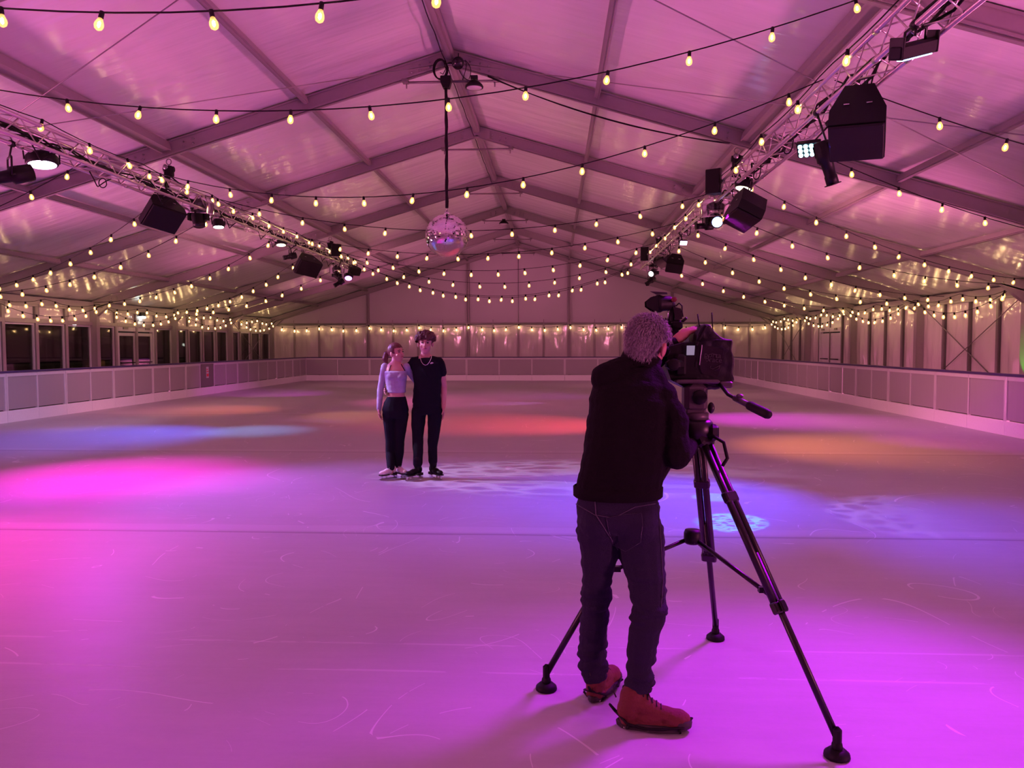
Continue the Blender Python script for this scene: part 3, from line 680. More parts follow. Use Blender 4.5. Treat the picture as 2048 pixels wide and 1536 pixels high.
speaker(at(1492, 418, 12.5), (-.40, -.25, -.85), .60, .42, .44, 'slanted black loudspeaker halfway along the right truss', roll=-.4)
moving_head(at(1431, 441, 14.6), (-.03, -.95, -.3), 1.1, 'led_blue', 'moving head with a bright blue lens under the right truss')
profile_spot(at(1409, 452, 14.9), (-1, -.15, -.05), .34, .07, 'black profile spotlight lying level beside the blue-lensed moving head', 'led_warm')
R = aimR((.15, -.8, -.45)); t = root('floodlight', at(1367, 486, 18.4), R, label='small rectangular floodlight glowing pinkish white on the right truss', category='stage light')
b = MB(); b.box((0, 0, .03), (.19, .12, .06), bev=.01); part('housing', b, M['black'], t); b = MB(); b.box((0, 0, -.004), (.165, .095, .008)); part('lens_face', b, M['led_magenta'], t); clamp_to(t, MW[t.name] @ V((0, 0, .06)))
speaker(at(1291, 508, 25.0), (-.5, -.8, 0), .24, .42, .22, 'small upright black loudspeaker below the far right hoist')
speaker(at(1327, 518, 23.5), (-.4, -.4, -.8), .42, .36, .34, 'black loudspeaker at the far end of the right truss, left of its neighbour', roll=-.3)
speaker(at(1350, 527, 21.5), (-.2, -.5, -.8), .46, .40, .34, 'black loudspeaker at the far end of the right truss, right of its neighbour', roll=.3)
moving_head(at(1307, 545, 25.5), (-.5, -.7, -.3), 1.0, 'led_white', 'moving head with a small white lens at the far end of the right truss')
profile_spot(at(1301, 562, 25.6), (-.6, -.5, -.5), .40, .085, 'dark profile spotlight lowest at the far end of the right truss')

# peak fixtures
def highbay(x, y, ztop, zf, r, label):
    t = root('high_bay_lamp', (x, y, ztop), label=label, category='ceiling lamp', group='round lamps at the roof peak')
    b = MB(); b.lathe([(.03, zf+.10), (r*.55, zf+.08), (r*.9, zf+.03), (r, zf), (r*.98, zf-.02), (r*.86, zf-.02)], 22, Matrix.Translation((x, y, 0))); wpart('housing', b, M['black'], t)
    b = MB(); b.lathe([(r*.84, zf-.012), (r*.84, zf-.022)], 22, Matrix.Translation((x, y, 0))); wpart('diffuser', b, M['white'], t)
    b = MB(); b.tube((x, y, zf+.08), (x, y, ztop), .02, 6); b.box((x, y, ztop-.03), (.12, .08, .06)); wpart('stem', b, M['black_metal'], t)
zt1 = roofz(.78)-.26
highbay(.42, FY[1]-.12, zt1+.05, 5.98, .155, 'round unlit lamp with a pale face right of the mirror ball motor')
highbay(-.05, FY[4]-.1, roofz(.78)-.22, 6.0, .17, 'small round lamp at the peak of a frame farther back')
mb_ = root('mirror_ball', (-.06, 13.36, 3.46), label='large mirror ball hanging on a black sleeve at mid-tent', category='mirror ball'); MX, MY, MZ, MR = -.055, 13.36, 3.475, .368
b = MB(); nr, ns = 46, 92; rs = random.Random(2); vs = []; fs = []
for i in range(1, nr):                       # rows of flat mirror tiles, each a hair off true
    a0 = PI*i/nr; a1 = PI*(i+1)/nr-.004
    cnt = max(6, int(ns*math.sin((a0+a1)/2)))
    if i == nr-1: continue
    for k in range(cnt):
        b0, b1 = 2*PI*k/cnt, 2*PI*(k+.95)/cnt; nn = V((math.sin((a0+a1)/2)*math.cos((b0+b1)/2), math.sin((a0+a1)/2)*math.sin((b0+b1)/2), math.cos((a0+a1)/2)))
        tl = V((rs.gauss(0, .02), rs.gauss(0, .02), rs.gauss(0, .02))); q = []
        for a, c in ((a0, b0), (a1, b0), (a1, b1), (a0, b1)):
            p = V((math.sin(a)*math.cos(c), math.sin(a)*math.sin(c), math.cos(a)))*MR; p += nn*((p-nn*MR).dot(tl)); q.append(V((MX, MY, MZ))+p)
        fs.append(tuple(range(len(vs), len(vs)+4))); vs += q
b.add(vs, fs); wpart('mirror_tiles', b, M['mirror'], mb_, 'small square mirror tiles', 'stuff')
b = MB(); b.ball((MX, MY, MZ), MR-.006, 32, 20); wpart('core', b, M['steel'], mb_)
b = MB(); b.lathe([(.05, MZ+MR-.01), (.045, MZ+MR+.02), (.02, MZ+MR+.05)], 12, Matrix.Translation((MX, MY, 0))); b.tube((MX, MY, MZ+MR+.04), (MX, MY, MZ+MR+.13), .014, 6); wpart('shackle', b, M['chrome'], mb_)
b = MB(); b.path([(MX+.004*math.sin(i*1.7), MY, MZ+MR+.10+i*(5.98-MZ-MR-.10)/18) for i in range(19)], [.027+.004*math.sin(i*2.1) for i in range(19)], 8); wpart('cable_sleeve', b, M['rubber'], mb_)
b = MB(); b.box((MX, MY, 6.09), (.18, .15, .11), bev=.01); b.prism([(MX-.085, MY-.06, 6.03), (MX+.085, MY-.06, 6.03), (MX+.06, MY-.06, 5.95), (MX-.05, MY-.06, 5.95)], (0, .12, 0)); b.box((MX, MY+.08, 6.13), (.05, .14, .04)); wpart('motor_box', b, M['black'], mb_)
b = MB(); c = at(880, 138, 13.36)
for k in range(3): b.path([c+V((.115*math.cos(i*PI/10)+.006*k, .02*k, .165*math.sin(i*PI/10))) for i in range(20)], .013, 6, True)
b.path([c+V((.06, .0, .14)), c+V((.10, 0, .0)), c+V((.05, .0, -.09)), c+V((0, 0, -.06))], .008, 5); b.tube(c+V((.03, 0, .16)), (-.02, FY[1]-.05, 6.32), .008, 5)
o = wpart('cable_coil', b, M['rubber'], None); o['label'] = 'coil of black cable tied up left of the roof peak'; o['category'] = 'cable'
c = at(916, 126, 13.3); t = root('pin_spot', c, aimR((0, -.8, -.5)), label='small dark round pin spot at the roof peak among loose cables', category='stage light')
b = MB(); b.lathe([(.04, .10), (.09, .08), (.10, 0), (.10, -.04), (.085, -.045)], 16); part('housing', b, M['black'], t); b = MB(); b.lathe([(.083, -.038), (.08, -.047)], 16); part('lens', b, M['pvc'], t); b = MB(); b.tube((0, 0, .05), (0, .12, .16), .01, 5); part('mount', b, M['black_metal'], t)
for k, (p0, p1, p2) in enumerate((((925, 122), (940, 118), (925, 160)), ((918, 140), (930, 165), (946, 160)), ((930, 120), (948, 135), (938, 158)))):
    b = MB(); a, c, d = at(*p0, 13.3), at(*p1, 13.3), at(*p2, 13.3); b.path([a*(1-t)**2+c*2*t*(1-t)+d*t*t for t in [i/10 for i in range(11)]], .006, 4)
    o = wpart('loose_cable', b, M['rubber'], None); o['label'] = 'thin loose black cable hanging at the roof peak, '+('nearest the mirror ball motor', 'middle one', 'nearest the round lamp')[k]; o['category'] = 'cable'; o['group'] = 'loose cables at the roof peak'
for off in (0, .05):     # supply cable swagged along the rafter to the right truss
    pts = []
    for i in range(21):
        s = i/20; x = .65+(4.7-.65)*s; pts.append((x, FY[1]-.10-off, roofz(x)-.26-(.30+off)*4*s*(1-s)*.5))
    b = MB(); b.path(pts, .010, 5); o = wpart('supply_cable', b, M['rubber'], None); o['label'] = ('upper' if not off else 'lower')+' black supply cable swagged under the rafter right of the mirror ball'; o['category'] = 'cable'; o['group'] = 'supply cables under the rafter'
b = MB(); b.path([(-.07, y, roofz(0)-.19-.02*math.sin(y*5)) for y in [8.2+i*.4 for i in range(40)]], .008, 5); o = wpart('ridge_cable', b, M['rubber'], None); o['label'] = 'thin black cable running along the ridge beam'; o['category'] = 'cable'

# ---------------------------------------------------------------- festoon lights
cb = MB(); cb.lathe([(.008, .012), (.017, .008), (.018, -.038), (.014, -.045)], 8)
me_sock = cb.mesh('bulb_socket', M['black'])
gb = MB(); gb.lathe([(.013, -.040), (.020, -.055), (.031, -.080), (.033, -.098), (.026, -.120), (.010, -.131)], 10); me_glass = gb.mesh('bulb', M['bulb_glass'])
kb = MB(); kb.ball((0, 0, -.088), (.013, .013, .026), 5, 3); me_core = kb.mesh('filament', M['bulb_core'])
NB = [0]
def festoon(a, c, sag, label, group, sp=.8, ph=.4, scale=1.0, drape=None, skip=0):
    a, c = V(a), V(c); ln = (c-a).length; t = root('festoon_lights', a, label=label, category='string lights', group=group)
    def P(s):
        p = a.lerp(c, s)
        if drape: k = s*drape % 1; p = p-V((0, 0, sag*4*k*(1-k)))
        else: p = p-V((0, 0, sag*4*s*(1-s)))
        return p
    n = max(16, int(ln*2.5)); b = MB(); b.path([P(i/n) for i in range(n+1)], .007, 5); wpart('cable', b, M['rubber'], t)
    q = ph; rs = random.Random(int(ln*1000))
    while q < ln-.1:
        p = P(q/ln)-a; R = Matrix.Rotation(rs.uniform(-.22, .22), 4, 'X') @ Matrix.Rotation(rs.uniform(-.22, .22), 4, 'Y')
        so = link('bulb_socket', me_sock, t); so.matrix_local = Matrix.Translation(p) @ R @ Matrix.Scale(scale, 4)
        g = link('bulb', me_glass, so); k = link('filament', me_core, so); NB[0] += 1
        q += sp*rs.uniform(.97, 1.03)
    return t
G1, G2, G3, G4 = 'bulb strings slung between the two trusses', 'bulb strings running from the right truss down to the eaves', 'bulb strings running from the left truss down to the eaves', 'bulb strings along the trusses'
ZT = 4.50
festoon((-5, 5.7, 4.62), (4.85, 5.0, 4.80), .80, 'nearest bulb string, crossing the top left of the picture', G1)
festoon((-5, 8.1, ZT), (4.95, 7.9, 5.02), .72, 'bulb string passing in front of the mirror ball motor', G1, ph=.1)
festoon((-5, 12.3, ZT), (4.75, 8.9, ZT+.02), .86, 'bulb string crossing the black sleeve just above the mirror ball', G1)
festoon((-5, 14.6, ZT), (4.8, 15.2, ZT), .72, 'bulb string passing level with the mirror ball', G1, scale=1.1)
festoon((-5, 20.5, ZT), (4.8, 18.6, ZT), .62, 'bulb string across the tent, next behind the mirror ball', G1, scale=1.3)
festoon((-5, 23.2, ZT), (4.8, 22.0, ZT), .74, 'shallow bulb string between the trusses in front of the far gable, higher one', G1, scale=1.4)
festoon((-5, 24.6, ZT), (4.8, 25.2, ZT), .92, 'bulb string between the trusses in front of the far gable, middle one', G1, scale=1.4)
festoon((-5, 26.8, 4.45), (4.8, 26.8, 4.45), 1.16, 'lowest deep-hanging bulb string in front of the far gable', G1, ph=.2, scale=1.5)
festoon((-5, 26.6, 4.45), (4.8, 27.4, 4.45), 1.20, 'second deep-hanging bulb string almost doubling the lowest one', G1, ph=.55, scale=1.5)
for i, (a, c, sg, lb, sc_) in enumerate((((4.85, 8.9, 4.5), (12.3, 9.6, 3.0), .30, 'bulb string beside the largest loudspeaker at the upper right', 1),
        ((4.85, 11.1, ZT), (12.3, 13.5, 3.05), .34, 'second bulb string on the right roof slope counted from the camera', 1),
        ((4.85, 13.6, ZT), (12.3, 18.1, 3.05), .36, 'third bulb string on the right roof slope counted from the camera', 1.1),
        ((4.85, 16.4, ZT), (12.3, 18.2, 2.95), .42, 'fourth bulb string on the right roof slope counted from the camera', 1.2),
        ((4.85, 19.0, ZT), (12.3, 21.8, 2.9), .40, 'fifth bulb string on the right roof slope counted from the camera', 1.3),
        ((4.85, 22.0, ZT), (12.3, 23.4, 2.9), .45, 'sixth bulb string on the right roof slope counted from the camera', 1.4),
        ((4.85, 26.2, ZT), (12.3, 28.4, 2.9), .40, 'farthest bulb string on the right roof slope', 1.5))):
    festoon(a, c, sg, lb, G2, scale=sc_)
for i, (a, c, sg, lb, sc_) in enumerate((((-5.1, 11.3, 4.35), (-12.3, 13.5, 3.0), .32, 'bulb string from the left truss at the picture edge, nearest one', 1),
        ((-5.1, 13.8, 4.4), (-12.3, 18.1, 3.0), .42, 'second bulb string on the left roof slope counted from the camera', 1.1),
        ((-5.1, 15.9, 4.4), (-12.3, 18.3, 2.9), .44, 'third bulb string on the left roof slope counted from the camera', 1.2),
        ((-5.1, 19.4, 4.4), (-12.3, 23.3, 2.95), .42, 'fourth bulb string on the left roof slope counted from the camera', 1.3),
        ((-5.1, 22.2, 4.4), (-12.3, 28.3, 2.95), .42, 'fifth bulb string on the left roof slope counted from the camera', 1.4),
        ((-5.1, 26.0, 4.4), (-12.3, 28.5, 2.9), .40, 'farthest bulb string on the left roof slope', 1.5))):
    festoon(a, c, sg, lb, G3, scale=sc_)
festoon((-4.84, 7.5, 4.53), (-4.84, 26.9, 4.53), .05, 'string of bulbs lying along the left truss', G4, sp=1.0, drape=8, scale=1.15)
festoon((4.66, 6.0, 4.53), (4.66, 26.9, 4.53), .05, 'string of bulbs lying along the right truss', G4, sp=1.6, drape=8, scale=1.15)
G5 = 'bulb strings swagged along the side walls'
for sx, nm in ((-1, 'left'), (1, 'right')):
    festoon((sx*12.16, 18.3, 2.92), (sx*12.16, 38.4, 2.92), .16, 'bulb string looped high under the %s eave' % nm, G5, sp=.62, drape=8, scale=1.3)
    festoon((sx*12.08, 18.3, 2.86), (sx*12.08, 38.4, 2.86), .44, 'bulb string drooping deeper along the %s wall' % nm, G5, sp=.55, drape=4, ph=.3, scale=1.3)
festoon((-12.2, YG-.20, 2.64), (12.2, YG-.20, 2.64), .16, 'bulb string looped along the beam of the far gable wall', G5, sp=.625, drape=10, scale=1.7)

# ---------------------------------------------------------------- floodlight on the left wall and things outside
c = at(281, 633, 26.2); t = root('wall_floodlight', c, label='white floodlight shining above the left double door', category='floodlight')
b = MB(); b.box(c+V((0, 0, .07)), (.22, .30, .14), bev=.02); wpart('housing', b, M['black'], t); b = MB(); b.box(c+V((.05, 0, -.03)), (.18, .24, .07), bev=.02); wpart('lamp_face', b, M['cool_lamp'], t)
b = MB(); b.tube(c, (-12.4, c.y, c.z), .02, 6); wpart('bracket', b, M['black_metal'], t)
t = root('market_stall', (-16.5, 30, 0), label='pale low stall outside, seen through the left double door', category='stall')
b = MB(); b.box((-16.5, 30.5, .55), (1.2, 5.0, 1.1)); wpart('counter', b, M['white'], t); b = MB(); b.prism([(-17.3, 28, 1.95), (-15.7, 28, 1.65), (-15.7, 28, 1.70), (-17.3, 28, 2.0)], (0, 5, 0)); wpart('awning', b, M['white'], t)
b = MB(); b.box((-15.85, 29.2, .95), (.05, 1.0, .2)); wpart('lit_hatch', b, M['outside_glow'], t)
for y in (28.1, 32.9): b = MB(); b.tube((-17.1, y, 0), (-17.1, y, 1.95), .03, 6); wpart('pole', b, M['white'], t)
for i, (x, y, z) in enumerate(((-21, 36, 2.6), (-24, 44, 2.0), (-22, 49, 1.7))):
    t = root('garden_lamp', (x, y, 0), label='small white lamp outside behind the left windows, '+('nearest one', 'middle one', 'farthest one')[i], category='lamp', group='lamps outside the left windows')
    b = MB(); b.tube((x, y, 0), (x, y, z-.08), .03, 6); wpart('post', b, M['black'], t); b = MB(); b.ball((x, y, z), .09, 8, 6); wpart('globe', b, M['cool_lamp'], t)

# ---------------------------------------------------------------- people
def organic(mb, vox, it=3, fold=None, clip=None, maxf=None):
    """union of overlapping closed shapes grown into one continuous skin"""
    me = mb.mesh('tmp', M['skin']); ob = bpy.data.objects.new('tmp', me); COL.objects.link(ob)
    r = ob.modifiers.new('r', 'REMESH'); r.mode = 'VOXEL'; r.voxel_size = vox
    s = ob.modifiers.new('s', 'SMOOTH'); s.factor = .5; s.iterations = it
    dg = bpy.context.evaluated_depsgraph_get(); ev = ob.evaluated_get(dg); m2 = bpy.data.meshes.new_from_object(ev)
    bpy.data.objects.remove(ob); bpy.data.meshes.remove(me)
    n = len(m2.vertices); co = np.empty(n*3); m2.vertices.foreach_get('co', co); co = co.reshape(-1, 3)
    if fold:
        no = np.empty(n*3); m2.vertices.foreach_get('normal', no); no = no.reshape(-1, 3)
        d = np.array([fold(V(p)) for p in co]); co = co + no*d[:, None]; m2.vertices.foreach_set('co', co.ravel())
    m2.polygons.foreach_set('use_smooth', [True]*len(m2.polygons)); m2.update(); return m2
def opart(name, me, m, parent, **kw):
    me.materials.clear(); me.materials.append(m); me.name = name
    if parent is not None: me.transform(MW[parent.name].inverted())
    o = link(name, me, parent); MW[o.name] = MW[parent.name] if parent is not None else Matrix()
    for k, q in kw.items(): o[k] = q
    return o
def limb(b, pts, rad, n=12):
    pts = [V(p) for p in pts]; P = []; Rr = []
    for i in range(len(pts)-1):
        k = 4
        for j in range(k): t = j/k; P.append(pts[i].lerp(pts[i+1], t)); Rr.append(rad[i]*(1-t)+rad[i+1]*t)
    P.append(pts[-1]); Rr.append(rad[-1]); b.path(P, Rr, n)
    for p, r in zip(pts, rad): b.ball(p, r*.99, n, 8)
def torso(b, rings, n=20, yaw=0.0, grow=0.0):
    """rings: (centre, half width, half depth); superellipse sections"""
    rr = []
    for c, hw, hd in rings:
        c = V(c); q = []
        for k in range(n):
            a = 2*PI*k/n; cx, sx_ = math.cos(a), math.sin(a)
            x = (hw+grow)*math.copysign(abs(cx)**.85, cx); y = (hd+grow)*math.copysign(abs(sx_)**.9, sx_)
            q.append(c+V((x*math.cos(yaw)-y*math.sin(yaw), x*math.sin(yaw)+y*math.cos(yaw), 0)))
        rr.append(q)
    b.loft(rr)
def frame(f, up=(0, 0, 1)):
    f = V(f).normalized(); x = f.cross(V(up)).normalized(); u = x.cross(f); return Matrix((x, f, u)).transposed()
def head(b, c, R, s=1.0, female=False):
    """x right, y forward, z up"""
    c = V(c); p = lambda x, y, z: c + R @ V((x*s, y*s, z*s))
    b.ball(p(0, -.012, .028), (.076*s, .096*s, .088*s), 20, 14, R)
    b.ball(p(0, .020, -.035), (.062*s, .070*s, .078*s), 18, 12, R)
    b.ball(p(0, .045, -.088), (.032*s, .034*s, .026*s), 12, 8, R)
    b.ball(p(0, .075, .030), (.052*s, .016*s, .012*s), 12, 8, R)
    limb(b, [p(0, .086, .012), p(0, .106, -.022)], [.009*s, .013*s], 8)
    for q in (-1, 1):
        b.ball(p(q*.040, .062, -.030), (.020*s, .018*s, .020*s), 10, 8, R)
        b.ball(p(q*.080, -.006, -.012), (.011*s, .021*s, .034*s), 10, 8, R)
    b.ball(p(0, .080, -.055), (.024*s, .014*s, .011*s), 10, 6, R)
def face_parts(par, c, R, s=1.0, brow='brown_hair'):
    p = lambda x, y, z: V(c) + R @ V((x*s, y*s, z*s))
    for q in (-1, 1):
        b = MB(); b.ball(p(q*.030, .0815, .006), (.013*s, .008*s, .0075*s), 10, 6, R); wpart('eye', b, M['eye'], par)
        b = MB(); b.path([p(q*.014, .093, .026), p(q*.030, .092, .031), p(q*.048, .080, .025)], [.003*s, .0045*s, .002*s], 6); wpart('eyebrow', b, M[brow], par)
    b = MB(); b.path([p(-.024, .0865, -.056), p(-.010, .096, -.053), p(.010, .096, -.053), p(.024, .0865, -.056)], [.002, .005*s, .005*s, .002], 6); wpart('mouth', b, M['lips'], par)
def hand(b, wrist, direc, palm_n, s=1.0, curl=.5, side=1):
    """palm + four unequal bent fingers + thumb from the palm side"""
    w_ = V(wrist); d = V(direc).normalized(); n = V(palm_n); n = (n-d*n.dot(d)).normalized(); x = d.cross(n)*side
    R = Matrix((x, d, n)).transposed(); P = lambda a, c, e: w_ + R @ V((a*s, c*s, e*s))
    b.ball(P(0, .045, 0), (.040*s, .052*s, .016*s), 14, 10, R)
    for i, (ox, ln, st) in enumerate(((-.030, .066, .082), (-.010, .076, .088), (.011, .072, .086), (.030, .056, .078))):
        pts = [P(ox*.8, st-.03, 0)]; a = .1; q = V((ox, st, 0)); pts.append(P(*q))
        for k in range(3):
            a += curl*(.5+.25*k); L = ln*(.45, .32, .26)[k]; q = q + V((ox*.08, math.cos(a)*L, math.sin(a)*L)); pts.append(P(*q))
        limb(b, pts, [.0095*s, .0093*s, .0087*s, .0080*s, .0068*s], 8)
    limb(b, [P(-.024, .018, .004), P(-.045, .042, .012), P(-.054, .066, .022), P(-.050, .086, .032)], [.013*s, .012*s, .0105*s, .0085*s], 8)
def nz(p, f): return noise.noise(V((p.x*f[0], p.y*f[1], p.z*f[2])))
def hair_strands(par, c, R, s, n, ln, rad, m, mask, down, seed, jit=.3, rr=(.086, .104, .100), off=(0, -.010, .022), name='hair_strands'):
    rs = random.Random(seed); b = MB(); k = 0
    while k < n:
        v = V((rs.gauss(0, 1), rs.gauss(0, 1), rs.gauss(0, 1))).normalized()
        if not mask(v): continue
        k += 1; base = V(off)*s+V((v.x*rr[0], v.y*rr[1], v.z*rr[2]))*s
        d = (v*.55 + V(down)*(1.0-.3*v.z) + V((rs.uniform(-1, 1), rs.uniform(-1, 1), rs.uniform(-1, 1)))*jit).normalized()
        L = ln*rs.uniform(.6, 1.2); p0, p1, p2 = base-v*.008, base+d*L*.5+v*.004, base+d*L; sd = d.cross(v).normalized()*rad; up_ = v*rad
        P = [V(c)+R @ q for q in (p0+sd, p0-sd, p0+up_, p1+sd*.8, p1-sd*.8, p1+up_*.8, p2)]
        b.add(P, [(0, 1, 4, 3), (1, 2, 5, 4), (2, 0, 3, 5), (3, 4, 6), (4, 5, 6), (5, 3, 6)], True)
    return wpart(name, b, m, par, kind='stuff')

# ---- camera operator
A = at
Ym = 3.36
man_tors = [(A(1238, 1040, Ym+.02), .165, .115), (A(1237, 1000, Ym+.02), .172, .118), (A(1243, 950, Ym), .165, .112), (A(1250, 900, Ym+.01), .165, .115), (A(1255, 850, Ym+.03), .172, .122), (A(1258, 800, Ym+.05), .172, .118),
            (A(1258, 768, Ym+.07), .155, .10), (A(1262, 745, Ym+.09), .115, .075), (A(1272, 728, Ym+.11), .075, .06)]
shL, shR = A(1208, 757, Ym+.04), A(1322, 792, Ym+.05)
elR, wrR = A(1350, 908, 3.33), A(1383, 893, 3.55)
elL, wrL = A(1284, 748, 3.66), A(1345, 688, 3.69)
hipL, knL, anL = A(1203, 1045, Ym), A(1191, 1215, 3.42), A(1188, 1350, 3.47)
hipR, knR, anR = A(1280, 1045, Ym), A(1299, 1222, 3.29), A(1276, 1392, 3.24)
hc = A(1294, 690, 3.50); HR = frame((.42, .86, -.28), (.10, -.12, 1))
def man_body(b):
    torso(b, man_tors, grow=-.012)
    limb(b, [A(1278, 735, 3.49), A(1288, 712, 3.50)], [.050, .052])
    limb(b, [shL, elL, wrL], [.050, .040, .027]); limb(b, [shR, elR, wrR], [.052, .042, .028])
    for h_, k_, a_ in ((hipL, knL, anL), (hipR, knR, anR)): limb(b, [h_, h_.lerp(k_, .5), k_, k_.lerp(a_, .35), a_, a_-V((0, 0, .06))], [.085, .072, .046, .040, .034, .032])
    head(b, hc, HR, 1.04)
    limb(b, [anL-V((0, 0, .04)), V((1.99, 3.53, .05)), V((2.04, 3.60, .04))], [.026, .024, .018]); limb(b, [anR-V((0, 0, .05)), V((2.2, 3.22, .05)), V((2.27, 3.21, .04))], [.026, .024, .018])
    hand(b, wrL, A(1388, 650, 3.74)-wrL, (.45, .25, -1), 1.22, .62, -1)
    hand(b, wrR, A(1397, 872, 3.66)-wrR, (-1, .3, .2), 1.0, .55, 1)
b = MB(); man_body(b); me = organic(b, .0052, 2)
man = opart('person', me, M['skin_old'], None, label='grey-haired person in black fleece and jeans operating the video camera, seen from behind', category='person')
def fold_j(p):
    return .006*nz(p, (7, 7, 26)) + .009*nz(p, (5, 5, 9)) + .002*nz(p, (40, 40, 60))
b = MB()
jt = [(A(1236, 988, Ym+.01), .182, .128), (A(1238, 968, Ym+.01), .186, .130), (A(1244, 940, Ym), .186, .128), (A(1252, 900, Ym+.01), .178, .126), (A(1256, 850, Ym+.03), .178, .132), (A(1258, 800, Ym+.05), .178, .130),
      (A(1257, 770, Ym+.06), .160, .112), (A(1259, 750, Ym+.08), .128, .09), (A(1268, 736, Ym+.10), .098, .078)]
torso(b, jt)
limb(b, [shL, shL.lerp(elL, .5), elL, elL.lerp(wrL, .6), wrL-(wrL-elL)*.06], [.064, .058, .054, .045, .042]); limb(b, [shR+V((.0, 0, -.01)), shR.lerp(elR, .45)+V((.024, 0, 0)), elR+V((.004, 0, .0)), elR.lerp(wrR, .5), wrR-(wrR-elR)*.12], [.072, .072, .066, .052, .040])
limb(b, [shL+V((.01, 0, .008)), A(1272, 736, 3.47)], [.064, .066]); limb(b, [shR+V((-.01, 0, .01)), A(1290, 742, 3.47)], [.066, .066]); b.ball(shR+V((0, 0, -.01)), .080, 14, 10)
me = organic(b, .0062, 3, fold_j)
jk = opart('jacket', me, M['jacket'], man)
b = MB(); n = 24; rr = []
for (c, hw, hd, tl) in ((A(1274, 742, 3.46), .094, .074, .12), (A(1280, 726, 3.47), .088, .072, .26), (A(1286, 712, 3.485), .084, .072, .34), (A(1287, 710, 3.485), .076, .064, .34), (A(1276, 735, 3.46), .078, .062, .1)):
    rr.append([c+V((hw*math.cos(a), hd*math.sin(a), -hw*math.cos(a)*tl-hd*math.sin(a)*.35)) for a in [2*PI*k/n for k in range(n)]])
b.loft(rr, cap=False); wpart('collar', b, M['jacket'], jk)
b = MB(); rr = []
for (z, hw, hd) in ((0, .186, .132), (.006, .193, .139), (.045, .194, .140), (.051, .187, .132)):
    c = A(1236, 986, Ym+.01)+V((0, 0, z-.018)); rr.append([c+V((hw*math.cos(a)*(1+.01*math.sin(7*a)), hd*math.sin(a), 0)) for a in [2*PI*k/40 for k in range(40)]])
b.loft(rr, cap=False); wpart('hem_band', b, M['jacket'], jk)
b = MB(); 
torso(b, [(A(1238, 1062, Ym), .150, .11), (A(1237, 1040, Ym), .178, .128), (A(1236, 1015, Ym), .180, .128), (A(1236, 985, Ym+.01), .168, .118), (A(1238, 962, Ym+.01), .160, .11)])
b.ball(A(1196, 1040, Ym-.03), (.085, .10, .10), 14, 10); b.ball(A(1277, 1045, Ym-.04), (.09, .10, .11), 14, 10)
limb(b, [A(1197, 1055, Ym), A(1199, 1110, 3.37), A(1194, 1165, 3.39), knL, A(1187, 1270, 3.44), A(1184, 1318, 3.46), anL+V((0, 0, .01))], [.098, .080, .066, .060, .064, .060, .056])
limb(b, [A(1277, 1055, Ym), A(1284, 1110, 3.35), A(1294, 1165, 3.32), knR, A(1290, 1262, 3.27), A(1281, 1320, 3.26), A(1277, 1366, 3.25)], [.106, .100, .082, .073, .066, .062, .058])
for c, r in ((A(1190, 1338, 3.46), (.060, .055, .020)), (A(1204, 1330, 3.44), (.030, .03, .016)), (A(1277, 1366, 3.25), (.064, .058, .018)), (A(1276, 1376, 3.25), (.066, .06, .016)), (A(1279, 1350, 3.25), (.064, .06, .014)), (A(1189, 1322, 3.46), (.062, .058, .014)), (A(1300, 1226, 3.27), (.078, .06, .02)), (A(1290, 1236, 3.27), (.07, .06, .018))): b.ball(c, r, 14, 8)
def fold_t(p):
    k = max(0, 1-abs(p.z-.50)/.16) + 1.2*max(0, 1-abs(p.z-.20)/.16) + .5*max(0, 1-abs(p.z-.80)/.1)
    return (.005+.013*k)*nz(p, (8, 8, 36)) + .005*nz(p, (6, 6, 12)) + .0012*nz(p, (60, 60, 60))
me = organic(b, .0062, 2, fold_t); jn = opart('jeans', me, M['jeans'], man)
def on_surface(obj, pts, off=.004):
    """drop points given in front of the body (towards -Y) on to the mesh"""
    from mathutils.bvhtree import BVHTree
    me = obj.data; bv = BVHTree.FromPolygons([v.co for v in me.vertices], [p.vertices for p in me.polygons]); out = []
    inv = MW[obj.name].inverted()
    for p in pts:
        q = inv @ V(p); o_ = inv @ CAM; d = (q-o_).normalized(); h = bv.ray_cast(o_, d)
        out.append((MW[obj.name] @ h[0]) - (MW[obj.name].to_3x3() @ d)*off if h[0] else V(p))
    return out
def surf_strip(name, obj, uv, m, par, r=.0022, closed=False):
    pts = []
    for i in range(len(uv)-(0 if closed else 1)):
        a, c = uv[i], uv[(i+1) % len(uv)]; k = 6
        for j in range(k): pts.append((a[0]+(c[0]-a[0])*j/k, a[1]+(c[1]-a[1])*j/k))
    if not closed: pts.append(uv[-1])
    P = on_surface(obj, [A(u, v, Ym) for u, v in pts], .002); b = MB(); b.path(P, r, 5, closed); return wpart(name, b, m, par)
# back pocket, yoke seam, waistband stitching, side seam
pk = [(1213, 1036), (1250, 1029), (1283, 1027), (1285, 1050), (1281, 1085), (1251, 1103), (1226, 1090), (1217, 1060)]
P = on_surface(jn, [A(u, v, Ym) for u, v in [(1249+ (u-1249)*s, 1063+(v-1063)*s) for s in (1, .66, .33) for u, v in pk] + [(1249, 1063)]], .006)
b = MB(); n = len(pk); fs = [(k*n+i, k*n+(i+1) % n, (k+1)*n+(i+1) % n, (k+1)*n+i) for k in (0, 1) for i in range(n)] + [(2*n+i, 2*n+(i+1) % n, 3*n) for i in range(n)]; b.add(P, fs, True); wpart('back_pocket', b, M['jeans'], jn)
surf_strip('pocket_stitching', jn, pk, M['denim_seam'], jn, .0016, True)
surf_strip('yoke_seam', jn, [(1152, 1008), (1190, 1030), (1228, 1036), (1270, 1014), (1318, 1006)], M['denim_seam'], jn, .0020)
